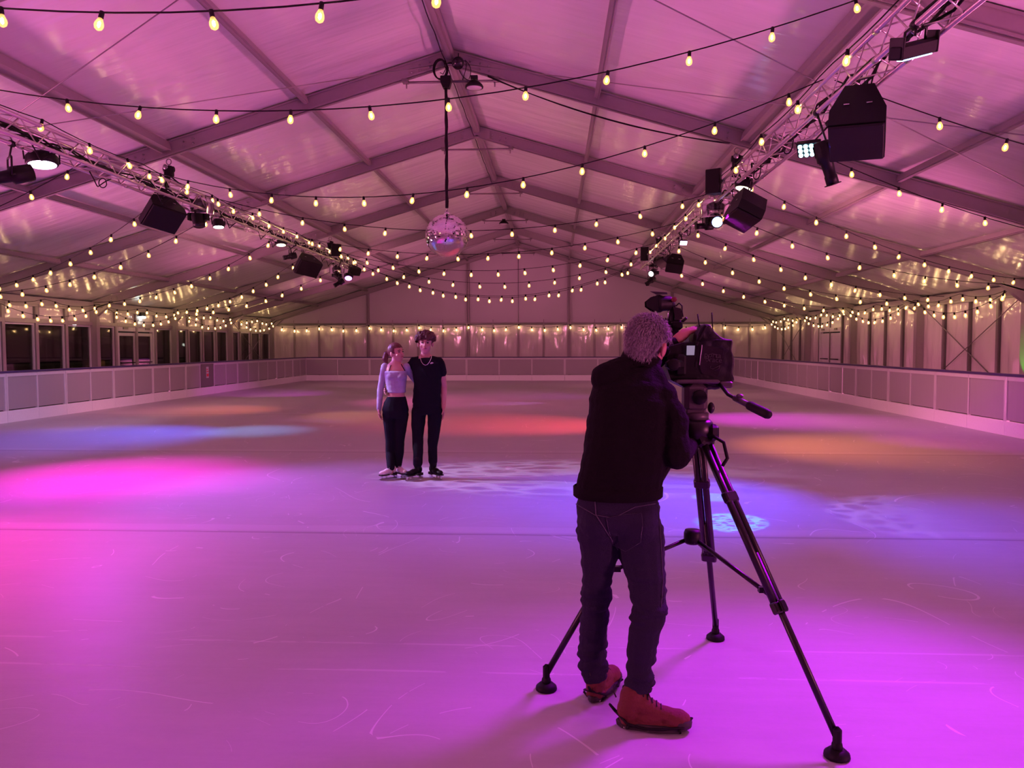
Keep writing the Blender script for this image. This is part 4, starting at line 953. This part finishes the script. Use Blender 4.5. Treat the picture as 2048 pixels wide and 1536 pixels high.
surf_strip('seat_seam', jn, [(1189, 990), (1192, 1030), (1214, 1065), (1236, 1100)], M['denim_seam'], jn, .0022)
surf_strip('side_seam', jn, [(1317, 1010), (1322, 1090), (1326, 1160), (1322, 1215)], M['denim_seam'], jn, .0020)
b = MB(); b.ball(hc + HR @ V((0, -.014, .036)), (.088, .106, .094), 24, 16, HR); b.ball(hc + HR @ V((0, -.060, -.030)), (.070, .055, .060), 16, 12, HR)
me = organic(b, .006, 2, lambda p: .007*nz(p, (38, 38, 20)))
def cut_face(me, c, R, test):
    bm = bmesh.new(); bm.from_mesh(me); Ri = R.inverted(); dl = [f for f in bm.faces if test(Ri @ (f.calc_center_median()-V(c)))]; bmesh.ops.delete(bm, geom=dl, context='FACES'); bm.to_mesh(me); bm.free(); return me
me = cut_face(me, hc, HR, lambda q: (q.y > .045 and q.z < .055) or (q.y > .0 and q.z < .0) or q.z < -.085)
hr = opart('hair', me, M['grey_hair'], man)
ear_free = lambda v: not (abs(v.x) > .72 and v.z < .05 and v.y > -.42)
mask = lambda v: not (v.y > .45 and v.z < .45) and not (v.y > -.05 and v.z < -.25) and v.z > -.85 and ear_free(v)
hair_strands(man, hc, HR, 1.02, 4200, .030, .0014, M['grey_strand'], mask, (.15, -.3, -1.3), 4, .62, rr=(.089, .106, .096), off=(0, -.014, .034))
hair_strands(man, hc, HR, 1.02, 2600, .026, .0011, M['grey_strand'], lambda v: v.y < -.15 and v.z < .35 and ear_free(v), (.08, -.1, -2), 8, .35, rr=(.078, .088, .110), off=(0, -.028, .0))
b = MB(); p = lambda x, y, z: hc + HR @ V((x, y, z))
for q in (-1, 1): b.path([p(q*.084, -.005, .008), p(q*.082, .05, .012), p(q*.074, .098, .012)], .0028, 5); b.path([p(q*.040+.030*math.cos(a*PI/6), .108, .004+.022*math.sin(a*PI/6)) for a in range(12)], .0022, 5, True)
b.tube(p(-.01, .112, .006), p(.01, .112, .006), .002, 5); wpart('glasses', b, M['black'], man)
# boots with ice grips
def on_surface_down(obj, pts, off=.003):
    from mathutils.bvhtree import BVHTree
    me = obj.data; bv = BVHTree.FromPolygons([v.co for v in me.vertices], [p.vertices for p in me.polygons]); out = []; X = MW[obj.name]; Xi = X.inverted()
    for p in pts:
        h = bv.ray_cast(Xi @ V(p), Xi.to_3x3() @ V((0, 0, -1))); out.append(X @ h[0] + V((0, 0, off)) if h[0] else V(p))
    return out
def boot(heel, d, L, par, shaft_top, flip=1):
    heel = V(heel); d = V(d).normalized(); R = Matrix((d.cross(V((0, 0, 1))), d, V((0, 0, 1)))).transposed(); P = lambda x, y, z: heel + R @ V((x, y, z))
    b = MB(); b.ball(P(0, L*.13, .070), (.040, .042, .062), 14, 10, R); b.ball(P(0, L*.45, .050), (.043, .09, .038), 14, 10, R); b.ball(P(0, L*.80, .046), (.049, .064, .042), 14, 10, R)
    limb(b, [P(0, L*.20, .11), P(0, L*.34, .100), P(0, L*.56, .066), P(0, L*.78, .052)], [.046, .044, .038, .036])
    limb(b, [P(0, L*.17, .08), P(0, L*.20, .13), V(shaft_top)], [.048, .052, .056]); b.box(P(0, L*.5, .026), (.080, L*.90, .03), R, bev=.012)
    me = organic(b, .005, 3, lambda p: .0015*nz(p, (40, 40, 60))); bt = opart('boot', me, M['boot'], par)
    b = MB(); rr = []
    for z, g in ((.003, -.006), (.007, .001), (.024, .003), (.030, -.003)):
        rg = []
        for k in range(28):
            a = 2*PI*k/28; y = L*.5+(L*.5+.004+g)*math.cos(a); wx = (.044 + .010*math.sin(PI*min(1, max(0, (y/L))))+g)*math.sin(a); wx *= (.86 if .25 < y/L < .5 else 1); rg.append(P(wx, y, z + (.010*max(0, (y/L-.85))/.15)))
        rr.append(rg)
    b.loft(rr, smooth=False); wpart('sole', b, M['sole'], bt)
    b = MB(); b.path([P(0, -.006, .12), P(0, -.020, .150), P(0, -.014, .175), P(0, .004, .165)], .003, 5); wpart('pull_loop', b, M['sole'], bt)
    b = MB(); b.ball(P(0, L*.86, .038), (.050, .050, .030), 16, 10, R); wpart('toe_rand', b, M['sole'], bt)
    b = MB()   # rubber grip web stretched over the boot
    b.path([P(0, L*1.02, .055), P(.045, L*.9, .034), P(.060, L*.62, .026), P(.050, L*.36, .018), P(.052, L*.14, .035), P(0, -.012, .062), P(-.052, L*.14, .035), P(-.050, L*.36, .018), P(-.060, L*.62, .026), P(-.045, L*.9, .034)], .0055, 6, True)
    for y in (.14, .62, .86): b.path([P(.056, L*y, .028), P(.03, L*y, .003), P(-.03, L*y, .003), P(-.056, L*y, .028)], .005, 5)
    b.path([P(0, -.008, .06), P(0, -.03, .085), P(0, -.035, .09)], [.007, .006, .004], 6); wpart('ice_grip', b, M['rubber'], bt)
    for y in (.10, .2, .58, .7, .86): 
        b = MB(); b.lathe([(.006, 0), (.004, -.006), (.001, -.009)], 6, Matrix.Translation(P(.028, L*y, .010))); b.lathe([(.006, 0), (.004, -.006), (.001, -.009)], 6, Matrix.Translation(P(-.028, L*y, .010))); wpart('stud', b, M['steel'], bt, kind='stuff')
    b = MB()
    hits = on_surface_down(bt, [P(q*.024, L*(.30+.06*k), .3) for k in range(6) for q in (-1, 0, 1)])
    for k in range(6): b.path(hits[k*3:k*3+3], .0030, 5)
    for k in range(5): b.path([hits[k*3], hits[k*3+5]], .0024, 5); b.path([hits[k*3+2], hits[k*3+3]], .0024, 5)
    wpart('laces', b, M['sole'], bt); return bt
boot((1.945, 3.43, 0), (.42, .88, 0), .285, man, anL+V((0, 0, .02)))
boot((2.045, 3.235, 0), (1, -.12, 0), .30, man, A(1275, 1400, 3.24))

# ---- the skating couple
def skate(par, heel, d, L, ankle, m, blade='chrome', rA=.045):
    heel = V(heel); d = V(d).normalized(); R = Matrix((d.cross(V((0, 0, 1))), d, V((0, 0, 1)))).transposed(); P = lambda x, y, z: heel + R @ V((x, y, z))
    b = MB(); b.ball(P(0, L*.18, .115), (.036, .045, .05), 12, 8, R); b.ball(P(0, L*.5, .098), (.038, .075, .036), 12, 8, R); b.ball(P(0, L*.76, .088), (.042, .066, .030), 12, 8, R); limb(b, [P(0, L*.24, .12), P(0, L*.28, .17), V((ankle[0], ankle[1], .185 if m is M['white_leather'] else .25))], [.037, .032 if m is M['white_leather'] else .046, rA-.016 if m is M['white_leather'] else .050])
    me = organic(b, .006, 2); sk = opart('ice_skate', me, m, par)
    b = MB(); b.box(P(0, L*.72, .062), (.072, L*.50, .014), R, bev=.004); b.box(P(0, L*.14, .060), (.058, L*.26, .032), R, bev=.004); wpart('sole', b, M['sole'], sk)
    b = MB(); b.prism([P(-.002, -.02, .004), P(-.002, L*.95, .002), P(-.002, L*1.04, .020), P(-.002, L*.98, .022), P(-.002, -.015, .020)], R @ V((.004, 0, 0)))
    for y in (.12, .62, .86): b.box(P(0, L*y, .036), (.014, .03, .040), R)
    wpart('blade', b, M[blade], sk)
    b = MB()
    for k in range(5): b.path([P(-.022, L*(.42+.05*k), .150-.010*k), P(.022, L*(.42+.05*k), .150-.010*k)], .0028, 5)
    wpart('laces', b, M['white'] if m is M['white_leather'] else M['black'], sk); return sk
YC = 9.35
def sk_heel(an, d): d = V(d).normalized(); return V((an.x, an.y, 0))-d*.075
# young man
bh = A(851, 686.5, YC-.02); BR = frame((.10, -.99, -.02))
b_t = [(A(854, 822, YC), .155, .105), (A(854, 800, YC), .150, .10), (A(855, 775, YC), .148, .10), (A(854, 748, YC), .165, .108), (A(853, 728, YC), .170, .10), (A(852, 717, YC), .12, .08), (A(851, 712, YC), .075, .062)]
sR, sL = A(827, 724, YC), A(880, 724, YC)
eR, wR = A(800, 757, YC+.17), A(779, 776, YC+.03)
eL, wL = A(888, 775, YC+.05), A(887, 815, YC-.02)
g_ank = (V(A(835, 925, 9.22)), V(A(866, 921, 9.30)))
def boy_body(b):
    torso(b, b_t, grow=-.012); limb(b, [A(851, 716, YC), A(851, 700, YC-.01)], [.056, .053]); head(b, bh, BR, 1.08); limb(b, [A(838, 721, YC), A(851, 709, YC)], [.045, .045]); limb(b, [A(864, 721, YC), A(851, 709, YC)], [.045, .045])
    limb(b, [sR, eR, wR], [.048, .036, .024]); limb(b, [sL, eL, wL], [.050, .040, .027])
    hand(b, wR, (-.3, -.5, -.2), (.9, -.4, 0), .95, .6, 1); hand(b, wL, (.05, -.1, -1), (-1, -.3, 0), .95, .25, 1)
    for hx, kx, an in (((839, 825), (836, 880), g_ank[0]), ((869, 825), (866, 878), g_ank[1])): limb(b, [A(*hx, YC), A(*kx, YC-.04), an, an-V((0, 0, .08))], [.08, .054, .040, .034])
b = MB(); boy_body(b); boy = opart('person', organic(b, .0058, 2), M['skin'], None, label='taller skater with curly brown hair, black T-shirt and neck chain', category='person', group='skating couple')
face_parts(boy, bh, BR, 1.08)
b = MB(); torso(b, [(A(854, 806, YC), .182, .118), (A(854, 790, YC), .172, .115), (A(855, 765, YC), .166, .115), (A(854, 742, YC), .178, .120), (A(853, 727, YC), .178, .108), (A(852, 719, YC), .128, .088), (A(851, 715.5, YC), .085, .070)]); limb(b, [sR+V((.01, 0, .0)), A(841, 719, YC)], [.062, .052]); limb(b, [sL+V((-.01, 0, .0)), A(861, 719, YC)], [.062, .052])
limb(b, [sR-V((0, 0, .02)), sR.lerp(eR, .5)], [.062, .060]); limb(b, [sL-V((0, 0, .02)), sL.lerp(eL, .42)], [.062, .062])
ts = opart('t_shirt', organic(b, .0075, 3, lambda p: .006*nz(p, (6, 6, 5))+.006*nz(V((p.x+p.z*.8, p.y, p.z-p.x*.5)), (22, 6, 4))), M['black_cloth'], boy)
b = MB(); cx = A(851, 716, YC-.10)
chain = [A(840+.0, 712, YC-.075), A(841, 718, YC-.105), A(843, 724, YC-.13), A(847, 729, YC-.14), A(851, 730.5, YC-.14), A(855, 729, YC-.14), A(859, 724, YC-.13), A(862, 718, YC-.105), A(863, 712, YC-.075)]
P = [ (on_surface(ts, [q], .006)[0]) for q in chain[1:-1]]; b.path([chain[0]]+P+[chain[-1]], .0042, 6); wpart('neck_chain', b, M['chrome'], boy)
P = on_surface(ts, [A(860, 726.5, YC-.12), A(861.5, 725.2, YC-.12), A(863.5, 724.2, YC-.12), A(866, 725, YC-.12), A(867.5, 726, YC-.12), A(864, 727.4, YC-.12), A(861, 728, YC-.12)], .005); b = MB(); b.add(P, [tuple(range(len(P)))]); wpart('chest_logo', b, M['white'], boy)
b = MB(); torso(b, [(A(854, 828, YC), .150, .11), (A(854, 812, YC), .178, .122), (A(854, 798, YC), .165, .112)])
limb(b, [A(838, 822, YC), A(836, 850, YC-.02), A(836, 880, YC-.05), A(836, 905, 9.25), g_ank[0]+V((0, 0, -.01))], [.092, .084, .068, .062, .058]); limb(b, [A(870, 822, YC), A(869, 850, YC-.01), A(866, 880, YC-.04), A(865, 905, 9.30), g_ank[1]+V((0, 0, -.01))], [.092, .084, .066, .058, .054])
opart('trousers', organic(b, .0075, 3, lambda p: .006*nz(p, (8, 8, 12))), M['black_cloth'], boy)
b = MB(); rs = random.Random(5); b.ball(bh + BR @ V((0, -.014, .050)), (.100, .110, .094), 18, 12, BR)
for k in range(150):
    v = V((rs.gauss(0, 1), rs.gauss(0, 1), rs.gauss(.35, .8))).normalized()
    if v.z < -.30 or (v.y > .5 and v.z < -.02): continue
    b.ball(bh + BR @ (V((0, -.008, .052))+V((v.x*.112, v.y*.118, v.z*.094))), rs.uniform(.013, .024), 8, 6)
me = organic(b, .0055, 1, lambda p: .004*nz(p, (70, 70, 70))); me = cut_face(me, bh, BR, lambda q: (q.y > .03 and q.z < .034) or q.z < -.035); opart('hair', me, M['brown_hair'], boy)
skate(boy, sk_heel(g_ank[0], (-.55, -.8, 0)), (-.55, -.8, 0), .28, g_ank[0], M['black']); skate(boy, sk_heel(g_ank[1], (.62, -.75, 0)), (.62, -.75, 0), .28, g_ank[1], M['black'])
# young woman
gh = A(793, 706, YC-.02); GR = frame((.80, -.60, .10), (-.12, .0, 1))
YG2 = YC-.03
g_t = [(A(791, 825, YG2), .150, .105), (A(791, 805, YG2), .125, .092), (A(793, 788, YG2), .102, .078), (A(792, 770, YG2), .112, .085), (A(792, 752, YG2), .128, .098), (A(792, 738, YG2), .130, .085), (A(791, 729, YG2), .105, .066), (A(791, 724, YG2), .055, .05)]
gsR, gsL = A(770, 734, YG2), A(813, 734, YG2)
geR, gwR = A(761, 779, YG2+.02), A(758, 818, YG2-.03)
geL, gwL = A(832, 762, YC+.20), A(871, 768, YC+.10)
gk = (A(781, 880, YG2), A(799, 880, YG2)); ga = (A(782, 934, 9.22), A(796, 930, 9.33))
b = MB(); torso(b, g_t, grow=-.004); limb(b, [A(791, 728, YG2), A(791, 714, YC-.01)], [.046, .043]); head(b, gh, GR, 1.0); limb(b, [A(781, 733, YC-.03), A(791, 722, YC-.03)], [.038, .038]); limb(b, [A(802, 733, YC-.03), A(791, 722, YC-.03)], [.038, .038])
limb(b, [gsR, geR, gwR], [.040, .032, .022]); limb(b, [gsL, geL, gwL], [.040, .032, .022])
hand(b, gwR, (.12, -.1, -1), (1, -.2, 0), .86, .25, -1); hand(b, gwL, (.5, -.75, 0), (-.3, -.6, .2), .86, .5, 1)
limb(b, [A(780, 825, YG2), gk[0], A(780, 905, YG2), ga[0], ga[0]-V((0, 0, .06))], [.082, .052, .048, .036, .032]); limb(b, [A(802, 825, YG2), gk[1], A(799, 905, YG2), ga[1], ga[1]-V((0, 0, .06))], [.082, .052, .048, .036, .032])
for q in (-1, 1): b.ball(A(792+q*10, 752, YG2-.062), (.052, .045, .048), 12, 8)
girl = opart('person', organic(b, .0056, 2), M['skin'], None, label='shorter skater with auburn ponytail, lilac crop top and black leggings', category='person', group='skating couple')
face_parts(girl, gh, GR, 1.0, 'auburn_hair')
b = MB(); torso(b, [(A(793, 785, YG2), .112, .088), (A(792, 770, YG2), .120, .094), (A(792, 752, YG2), .136, .106), (A(792, 744, YG2), .138, .104), (A(792, 741, YG2+.01), .134, .092)])
for q in (-1, 1): b.ball(A(792+q*10, 753, YG2-.064), (.058, .050, .052), 12, 8)
limb(b, [gsR, geR, gwR], [.050, .041, .030]); limb(b, [gsL, geL, gwL], [.050, .041, .030])
lt_ = opart('crop_top', organic(b, .0065, 2, lambda p: .003*nz(p, (9, 9, 30))), M['lilac'], girl)
b = MB(); b.path(on_surface(girl, [A(775+1.9*0+q*.0, 748, 9.2) if False else A(777+q*1.2, 744-q*3.4, 9.2) for q in range(5)], .004), .005, 5); b2 = MB(); b2.path(on_surface(girl, [A(810-q*1.9, 742-q*3.4, 9.2) for q in range(5)], .004), .005, 5)
wpart('strap', b, M['black_cloth'], girl); wpart('strap', b2, M['black_cloth'], girl)
b = MB(); torso(b, [(A(791, 835, YG2), .140, .105), (A(791, 820, YG2), .163, .116), (A(791, 805, YG2), .142, .104), (A(793, 793, YG2), .112, .088)])
limb(b, [A(779, 828, YG2), gk[0], A(780, 905, YG2), ga[0]+V((0, 0, -.005))], [.090, .062, .056, .048]); limb(b, [A(803, 828, YG2), gk[1], A(799, 905, YG2), ga[1]+V((0, 0, .0))], [.090, .062, .056, .046])
opart('leggings', organic(b, .0065, 3, lambda p: .002*nz(p, (9, 9, 20))), M['black_cloth'], girl)
b = MB(); b.ball(gh + GR @ V((0, -.020, .034)), (.086, .106, .098), 18, 12, GR); b.ball(gh + GR @ V((0, -.085, .012)), (.035, .035, .035), 12, 8)
pt = gh + GR @ V((0, -.115, .012)); limb(b, [pt, pt+V((-.045, .01, -.015)), pt+V((-.065, .01, -.075)), pt+V((-.040, 0, -.135))], [.024, .036, .036, .014])
me = organic(b, .0055, 2, lambda p: .003*nz(p, (70, 70, 16))); me = cut_face(me, gh, GR, lambda q: (q.y > .040 and q.z < .058) or (q.y > -.035 and q.z < -.005 and abs(q.x) < .2)); opart('hair', me, M['auburn_hair'], girl)
skate(girl, sk_heel(ga[0], (-.62, -.75, 0)), (-.62, -.75, 0), .245, ga[0], M['white_leather'], rA=.04); skate(girl, sk_heel(ga[1], (.66, -.70, 0)), (.66, -.70, 0), .245, ga[1], M['white_leather'], rA=.04)

# ---------------------------------------------------------------- tripod
apex = V((2.425, 3.61, 1.215)); feet = [V((2.875, 3.02, 0)), V((2.655, 4.23, 0)), V((1.742, 3.56, 0))]
tp = root('tripod', (2.43, 3.61, 0), label='tall black video tripod with mid-level spreader standing on the ice', category='tripod')
hub = V((2.415, 3.60, .715))
for k, f in enumerate(feet):
    d0 = (V((f.x, f.y, 0))-V((apex.x, apex.y, 0))).normalized(); top = apex+d0*.055-V((0, 0, .04)); ft = f+V((0, 0, .075))-d0*.0; d = (ft-top).normalized(); sd = d.cross(V((0, 0, 1))).normalized(); ln = (ft-top).length
    e1 = top+d*ln*.60; b = MB()
    for q in (-1, 1): b.tube(top+sd*q*.017, e1+sd*q*.017, .0165, 10)
    Rm = Matrix((sd, d, sd.cross(d))).transposed()
    for s in (.22, .60): b.box(top+d*ln*s, (.074, .05, .034), Rm, bev=.006)
    b.box(top, (.085, .07, .045), Rm, bev=.01); lg = wpart('leg', b, M['tripod'], tp)
    b = MB(); b.tube(top+d*ln*.42, ft+V((0, 0, .0)), .0145, 10); wpart('lower_tube', b, M['tripod'], lg)
    b = MB(); b.box(top+d*(ln*.6)+Rm @ V((0, 0, .024)), (.03, .05, .014), Rm, bev=.004); wpart('leg_clamp', b, M['black'], lg)
    b = MB(); b.box(f+V((0, 0, .085)), (.032, .032, .07), bev=.01); b.ball(f+V((0, 0, .045)), (.022, .022, .024), 10, 8); b.lathe([(.030, .034), (.048, .018), (.050, .004), (.046, .0)], 16, Matrix.Translation(f)); wpart('rubber_foot', b, M['rubber'], lg)
    m = top+d*ln*.575; b = MB(); b.tube(hub+(m-hub).normalized()*.03, m, .010, 8); b.box(hub.lerp(m, .85), (.03, .03, .024)); wpart('spreader_arm', b, M['tripod'], tp)
b = MB(); b.lathe([(.034, .035), (.040, .02), (.040, -.02), (.030, -.03)], 16, Matrix.Translation(hub)); wpart('spreader_hub', b, M['black'], tp)
b = MB(); b.lathe([(.050, -.05), (.075, -.04), (.082, .0), (.080, .03), (.066, .045)], 20, Matrix.Translation(apex)); wpart('bowl', b, M['tripod'], tp)
for a in (-.6, 1.5, 3.6): b = MB(); c = apex+V((.085*math.cos(a), .085*math.sin(a), -.01)); b.box(c, (.05, .05, .075), Matrix.Rotation(a, 3, 'Z'), bev=.014); wpart('shoulder', b, M['tripod'], tp)
b = MB(); b.path([apex+V((.06, -.07, -.02)), apex+V((.11, -.09, -.05)), apex+V((.125, -.10, -.12)), apex+V((.10, -.12, -.15))], .008, 6); wpart('carry_loop', b, M['rubber'], tp)
fh = root('fluid_head', apex+V((0, 0, .04)), label='grey fluid head with a long black pan handle on top of the tripod', category='tripod head'); c = apex+V((0, 0, .04))
b = MB(); b.lathe([(.045, 0), (.060, .006), (.060, .035), (.052, .04)], 20, Matrix.Translation(c)); wpart('pan_base', b, M['head_grey'], fh)
b = MB(); b.box(c+V((-.005, 0, .105)), (.105, .11, .13), bev=.02); b.box(c+V((-.005, 0, .045)), (.09, .09, .03), bev=.008); wpart('tilt_housing', b, M['head_grey'], fh)
b = MB(); b.lathe([(.034, 0), (.034, .014), (.028, .020)], 16, Matrix.Translation(c+V((.006, -.055, .11))) @ Matrix.Rotation(PI/2, 4, 'X')); wpart('drag_dial', b, M['black'], fh)
b = MB(); b.ball(c+V((.065, -.03, .06)), (.016, .018, .026), 10, 8); wpart('brake_knob', b, M['tripod'], fh)
b = MB(); b.box(c+V((.0, .0, .180)), (.20, .10, .018), bev=.006); b.box(c+V((.13, -.02, .165)), (.06, .04, .03), bev=.006); wpart('slide_plate', b, M['head_grey'], fh)
g0, g1, g2, g3 = c+V((.10, -.02, .175)), A(1456, 789, 3.52), A(1478, 801, 3.48), A(1540, 831, 3.30)
b = MB(); b.path([g0, g1, g2, g2.lerp(g3, .3)], .0085, 8); wpart('pan_bar', b, M['tripod'], fh)
b = MB(); b.tube(g1.lerp(g2, .6), g2.lerp(g3, .34), .013, 10); b.box(g2.lerp(g3, .02)+V((0, 0, .02)), (.03, .02, .02), bev=.006); wpart('handle_joint', b, M['head_grey'], fh)
b = MB(); a_, e_ = g2.lerp(g3, .30), g3; dd = (e_-a_).normalized(); X = Matrix.Translation(a_) @ dd.to_track_quat('Z', 'Y').to_matrix().to_4x4(); L = (e_-a_).length; b.lathe([(.013, 0), (.019, .008), (.0205, .02), (.021, L-.02), (.017, L-.006), (.008, L)], 14, X); wpart('grip', b, M['rubber'], fh)

# ---------------------------------------------------------------- video camera in its rain cover
kc = root('video_camera', A(1400, 778, 3.66), label='shoulder video camera in a black rain cover on the tripod', category='video camera')
def slab(pts, Y0, Y1, b, taper=1.0):
    """solid between a near outline at depth Y0 and the same outline at depth Y1"""
    n = len(pts); cu = sum(p[0] for p in pts)/n; cv = sum(p[1] for p in pts)/n; nr_ = [A(u, v, Y0) for u, v in pts]; off = V((-.02*(Y1-Y0)*0, Y1-Y0, 0))
    cc = sum(nr_, V())/n; fr_ = [cc+(p-cc)*taper+off for p in nr_]; mid = [cc+(p-cc)*1.03+off*.5 for p in nr_]
    b.add(nr_+mid+fr_, [tuple(range(n)), tuple(range(3*n-1, 2*n-1, -1))]+[(k*n+(i+1) % n, k*n+i, (k+1)*n+i, (k+1)*n+(i+1) % n) for k in (0, 1) for i in range(n)])
b = MB(); slab([(1338, 693), (1364, 686), (1398, 684), (1402, 776), (1372, 776), (1342, 760), (1336, 742)], 3.60, 3.92, b); b.box(A(1360, 730, 3.60), (.05, .05, .10), bev=.01); wpart('camera_body', b, M['black'], kc)
b = MB(); slab([(1374, 691.5), (1390, 691.5), (1388.5, 710), (1373.5, 710)], 3.588, 3.595, b); wpart('monitor_screen', b, M['screen'], kc)
b = MB(); b.box(A(1350, 729, 3.57), (.07, .09, .045), frame((.5, 1, 0)), bev=.012); X = Matrix.Translation(A(1346, 729, 3.53)) @ Matrix.Rotation(PI/2, 4, 'X'); b.lathe([(.018, -.03), (.024, 0), (.028, .02), (.022, .022)], 12, X); wpart('viewfinder', b, M['black'], kc)
b = MB(); outl = [(1392, 690), (1396, 668), (1404, 655), (1412, 649), (1421, 651), (1428, 661), (1447, 677), (1466, 680), (1465, 700), (1469, 719), (1468, 750), (1470, 760), (1456, 773), (1432, 779), (1400, 779), (1392, 772), (1389, 730)]
slab(outl, 3.60, 3.98, b, .97)
me = organic(b, .0055, 4, lambda p: .006*nz(p, (14, 14, 20))+.004*nz(p, (34, 34, 30))); opart('rain_cover', me, M['cover'], kc)
cov = [o for o in bpy.data.objects if o.name.startswith('rain_cover')][0]
b = MB(); pk = [(1404, 690), (1425, 693), (1446, 700), (1447, 718), (1440, 738), (1435, 754), (1420, 752), (1405, 748), (1400, 735), (1402, 710)]
P = on_surface(cov, [A(u, v, 3.6) for u, v in pk] + [A(1425, 722, 3.6)], .006); b.add(P, [(i, (i+1) % 10, 10) for i in range(10)], True); wpart('clear_pocket', b, M['pvc'], kc)
def cstrip(name, uvs, r, m, closed=False, off=.010):
    b = MB(); b.path(on_surface(cov, [A(u, v, 3.6) for u, v in uvs], off), r, 5, closed); return wpart(name, b, m, kc)
cstrip('piping', [(1404, 690), (1403, 700), (1401, 712), (1399, 730)], .0022, M['white'])
cstrip('piping', [(1398, 682), (1415, 679), (1440, 680), (1464, 681)], .003, M['cover'])
cstrip('piping', [(1408, 764), (1418, 769), (1432, 770)], .002, M['head_grey'])
txt_m = M['head_grey']
def label_text(s, u, v, h, par, m, rot=0):
    cu = bpy.data.curves.new('lettering', 'FONT'); cu.body = s; cu.size = h; cu.extrude = .0008; cu.align_x = 'CENTER'
    o = bpy.data.objects.new('lettering', cu); COL.objects.link(o); dg = bpy.context.evaluated_depsgraph_get(); me = bpy.data.meshes.new_from_object(o.evaluated_get(dg)); bpy.data.objects.remove(o)
    p = on_surface(cov, [A(u, v, 3.6)], .013)[0]; d = (p-CAM).normalized(); R = frame(d).to_4x4(); Rt = Matrix.Translation(p) @ R @ Matrix.Rotation(PI/2, 4, 'X') @ Matrix.Rotation(rot, 4, 'Z')
    me.transform(Rt); return opart('lettering', me, m, par)
label_text('porta', 1425, 715, .034, kc, txt_m, -.08); label_text('brace', 1427, 724, .034, kc, txt_m, -.08)
cstrip('emblem_outline', [(1416+ (0), 712), (1419, 708.5), (1426, 707.5), (1433, 709), (1434, 715)], .0012, txt_m)
cstrip('emblem_outline', [(1417, 712), (1416, 718), (1420, 723)], .0016, txt_m)
cstrip('emblem_outline', [(1422, 732), (1420, 736), (1426, 738), (1434, 734), (1440, 731), (1438, 737), (1430, 741)], .0012, txt_m)
b = MB(); 
for k in range(26): 
    t = k/25; u = 1411-19*t; v = 652+38*t; q = on_surface(cov, [A(u, v, 3.6)], .004)[0] if v < 684 else A(u, v, 3.59); b.ball(q, (.009, .009, .0045), 8, 5)
wpart('coiled_cable', b, M['rubber'], kc)
for (u0, v0, u1, v1) in ((1395, 628, 1400.5, 664), (1423.5, 625, 1426, 666)):
    b = MB(); b.tube(A(u1, v1, 3.66), A(u0, v0, 3.66), .0032, 6, .0030); b.tube(A(u1, v1+6, 3.66), A(u1, v1, 3.66), .0055, 6); wpart('antenna', b, M['rubber'], kc)
# camera-top light on its arm
cl_ = root('camera_light', A(1340, 660, 3.8), label='small barn-door lamp raised on an arm above the video camera', category='camera light')
c = A(1325, 607, 3.8); R = aimR((-1, -.10, -.05)); X = Matrix.Translation(c) @ R.to_4x4()
b = MB(); b.lathe([(.024, .050), (.036, .035), (.037, .0), (.043, -.012), (.044, -.026), (.036, -.028)], 18, X); wpart('lamp_head', b, M['black'], cl_)
b = MB(); b.lathe([(.032, -.030), (.031, -.038)], 18, X); wpart('lens', b, M['pvc'], cl_)
for y in (-1, 1):
    b = MB(); b.prism([(-.040, y*.040, -.030), (.040, y*.040, -.030), (.034, y*.034, -.050), (.012, y*.020, -.082), (-.012, y*.020, -.082), (-.034, y*.034, -.050)], (0, .002, 0), X @ Matrix.Rotation(PI/2, 4, 'Z')); wpart('barn_door', b, M['black'], cl_)
b = MB(); b.prism([A(1300, 583, 3.76), A(1334, 585, 3.76), A(1335, 589, 3.80), A(1312, 589, 3.80)], (0, .002, .002)); wpart('filter_flap', b, M['head_grey'], cl_)
b = MB(); b.lathe([(.010, -.014), (.013, -.006), (.013, .006), (.010, .014)], 12, Matrix.Translation(A(1348, 599, 3.76)) @ Matrix.Rotation(PI/2, 4, 'X')); wpart('tilt_knob', b, M['boot'], cl_)
b = MB(); b.tube(A(1342, 600, 3.8), A(1350, 614, 3.8), .009, 8); b.prism([A(1346, 613, 3.78), A(1362, 617, 3.78), A(1365, 638, 3.78), A(1351, 641, 3.78)], (0, .04, 0)); wpart('lamp_bracket', b, M['tripod'], cl_)
b = MB(); b.tube(A(1336.5, 612, 3.8), A(1337, 640, 3.8), .004, 8); wpart('arm_rod', b, M['chrome'], cl_)
b = MB(); b.path([A(1345, 618, 3.8), A(1343, 640, 3.8), A(1350, 655, 3.8), A(1352, 690, 3.8)], [.012, .013, .018, .016], 8); b.box(A(1352, 650, 3.8), (.06, .05, .05), bev=.012); b.tube(A(1362, 645, 3.8), A(1373, 636, 3.78), .007, 6); wpart('mount_arm', b, M['black'], cl_)
b = MB(); b.path([A(1352, 612, 3.78), A(1358, 606, 3.78), A(1364, 612, 3.78), A(1364, 622, 3.78), A(1366, 634, 3.78)], .0035, 5); wpart('lamp_cable', b, M['rubber'], cl_)
mc = root('microphone', A(1334, 652, 3.83), label='furry black microphone windshield between the head and the camera', category='microphone')
b = MB(); b.ball(A(1334, 655, 3.83), (.030, .06, .034), 14, 10); wpart('windshield', b, M['black'], mc)
hair_strands(mc, A(1334, 655, 3.83), Matrix.Identity(3), 1.0, 900, .022, .0009, M['black'], lambda v: True, (.0, 0, -.15), 9, .5, rr=(.030, .06, .034), off=(0, 0, 0), name='fur')
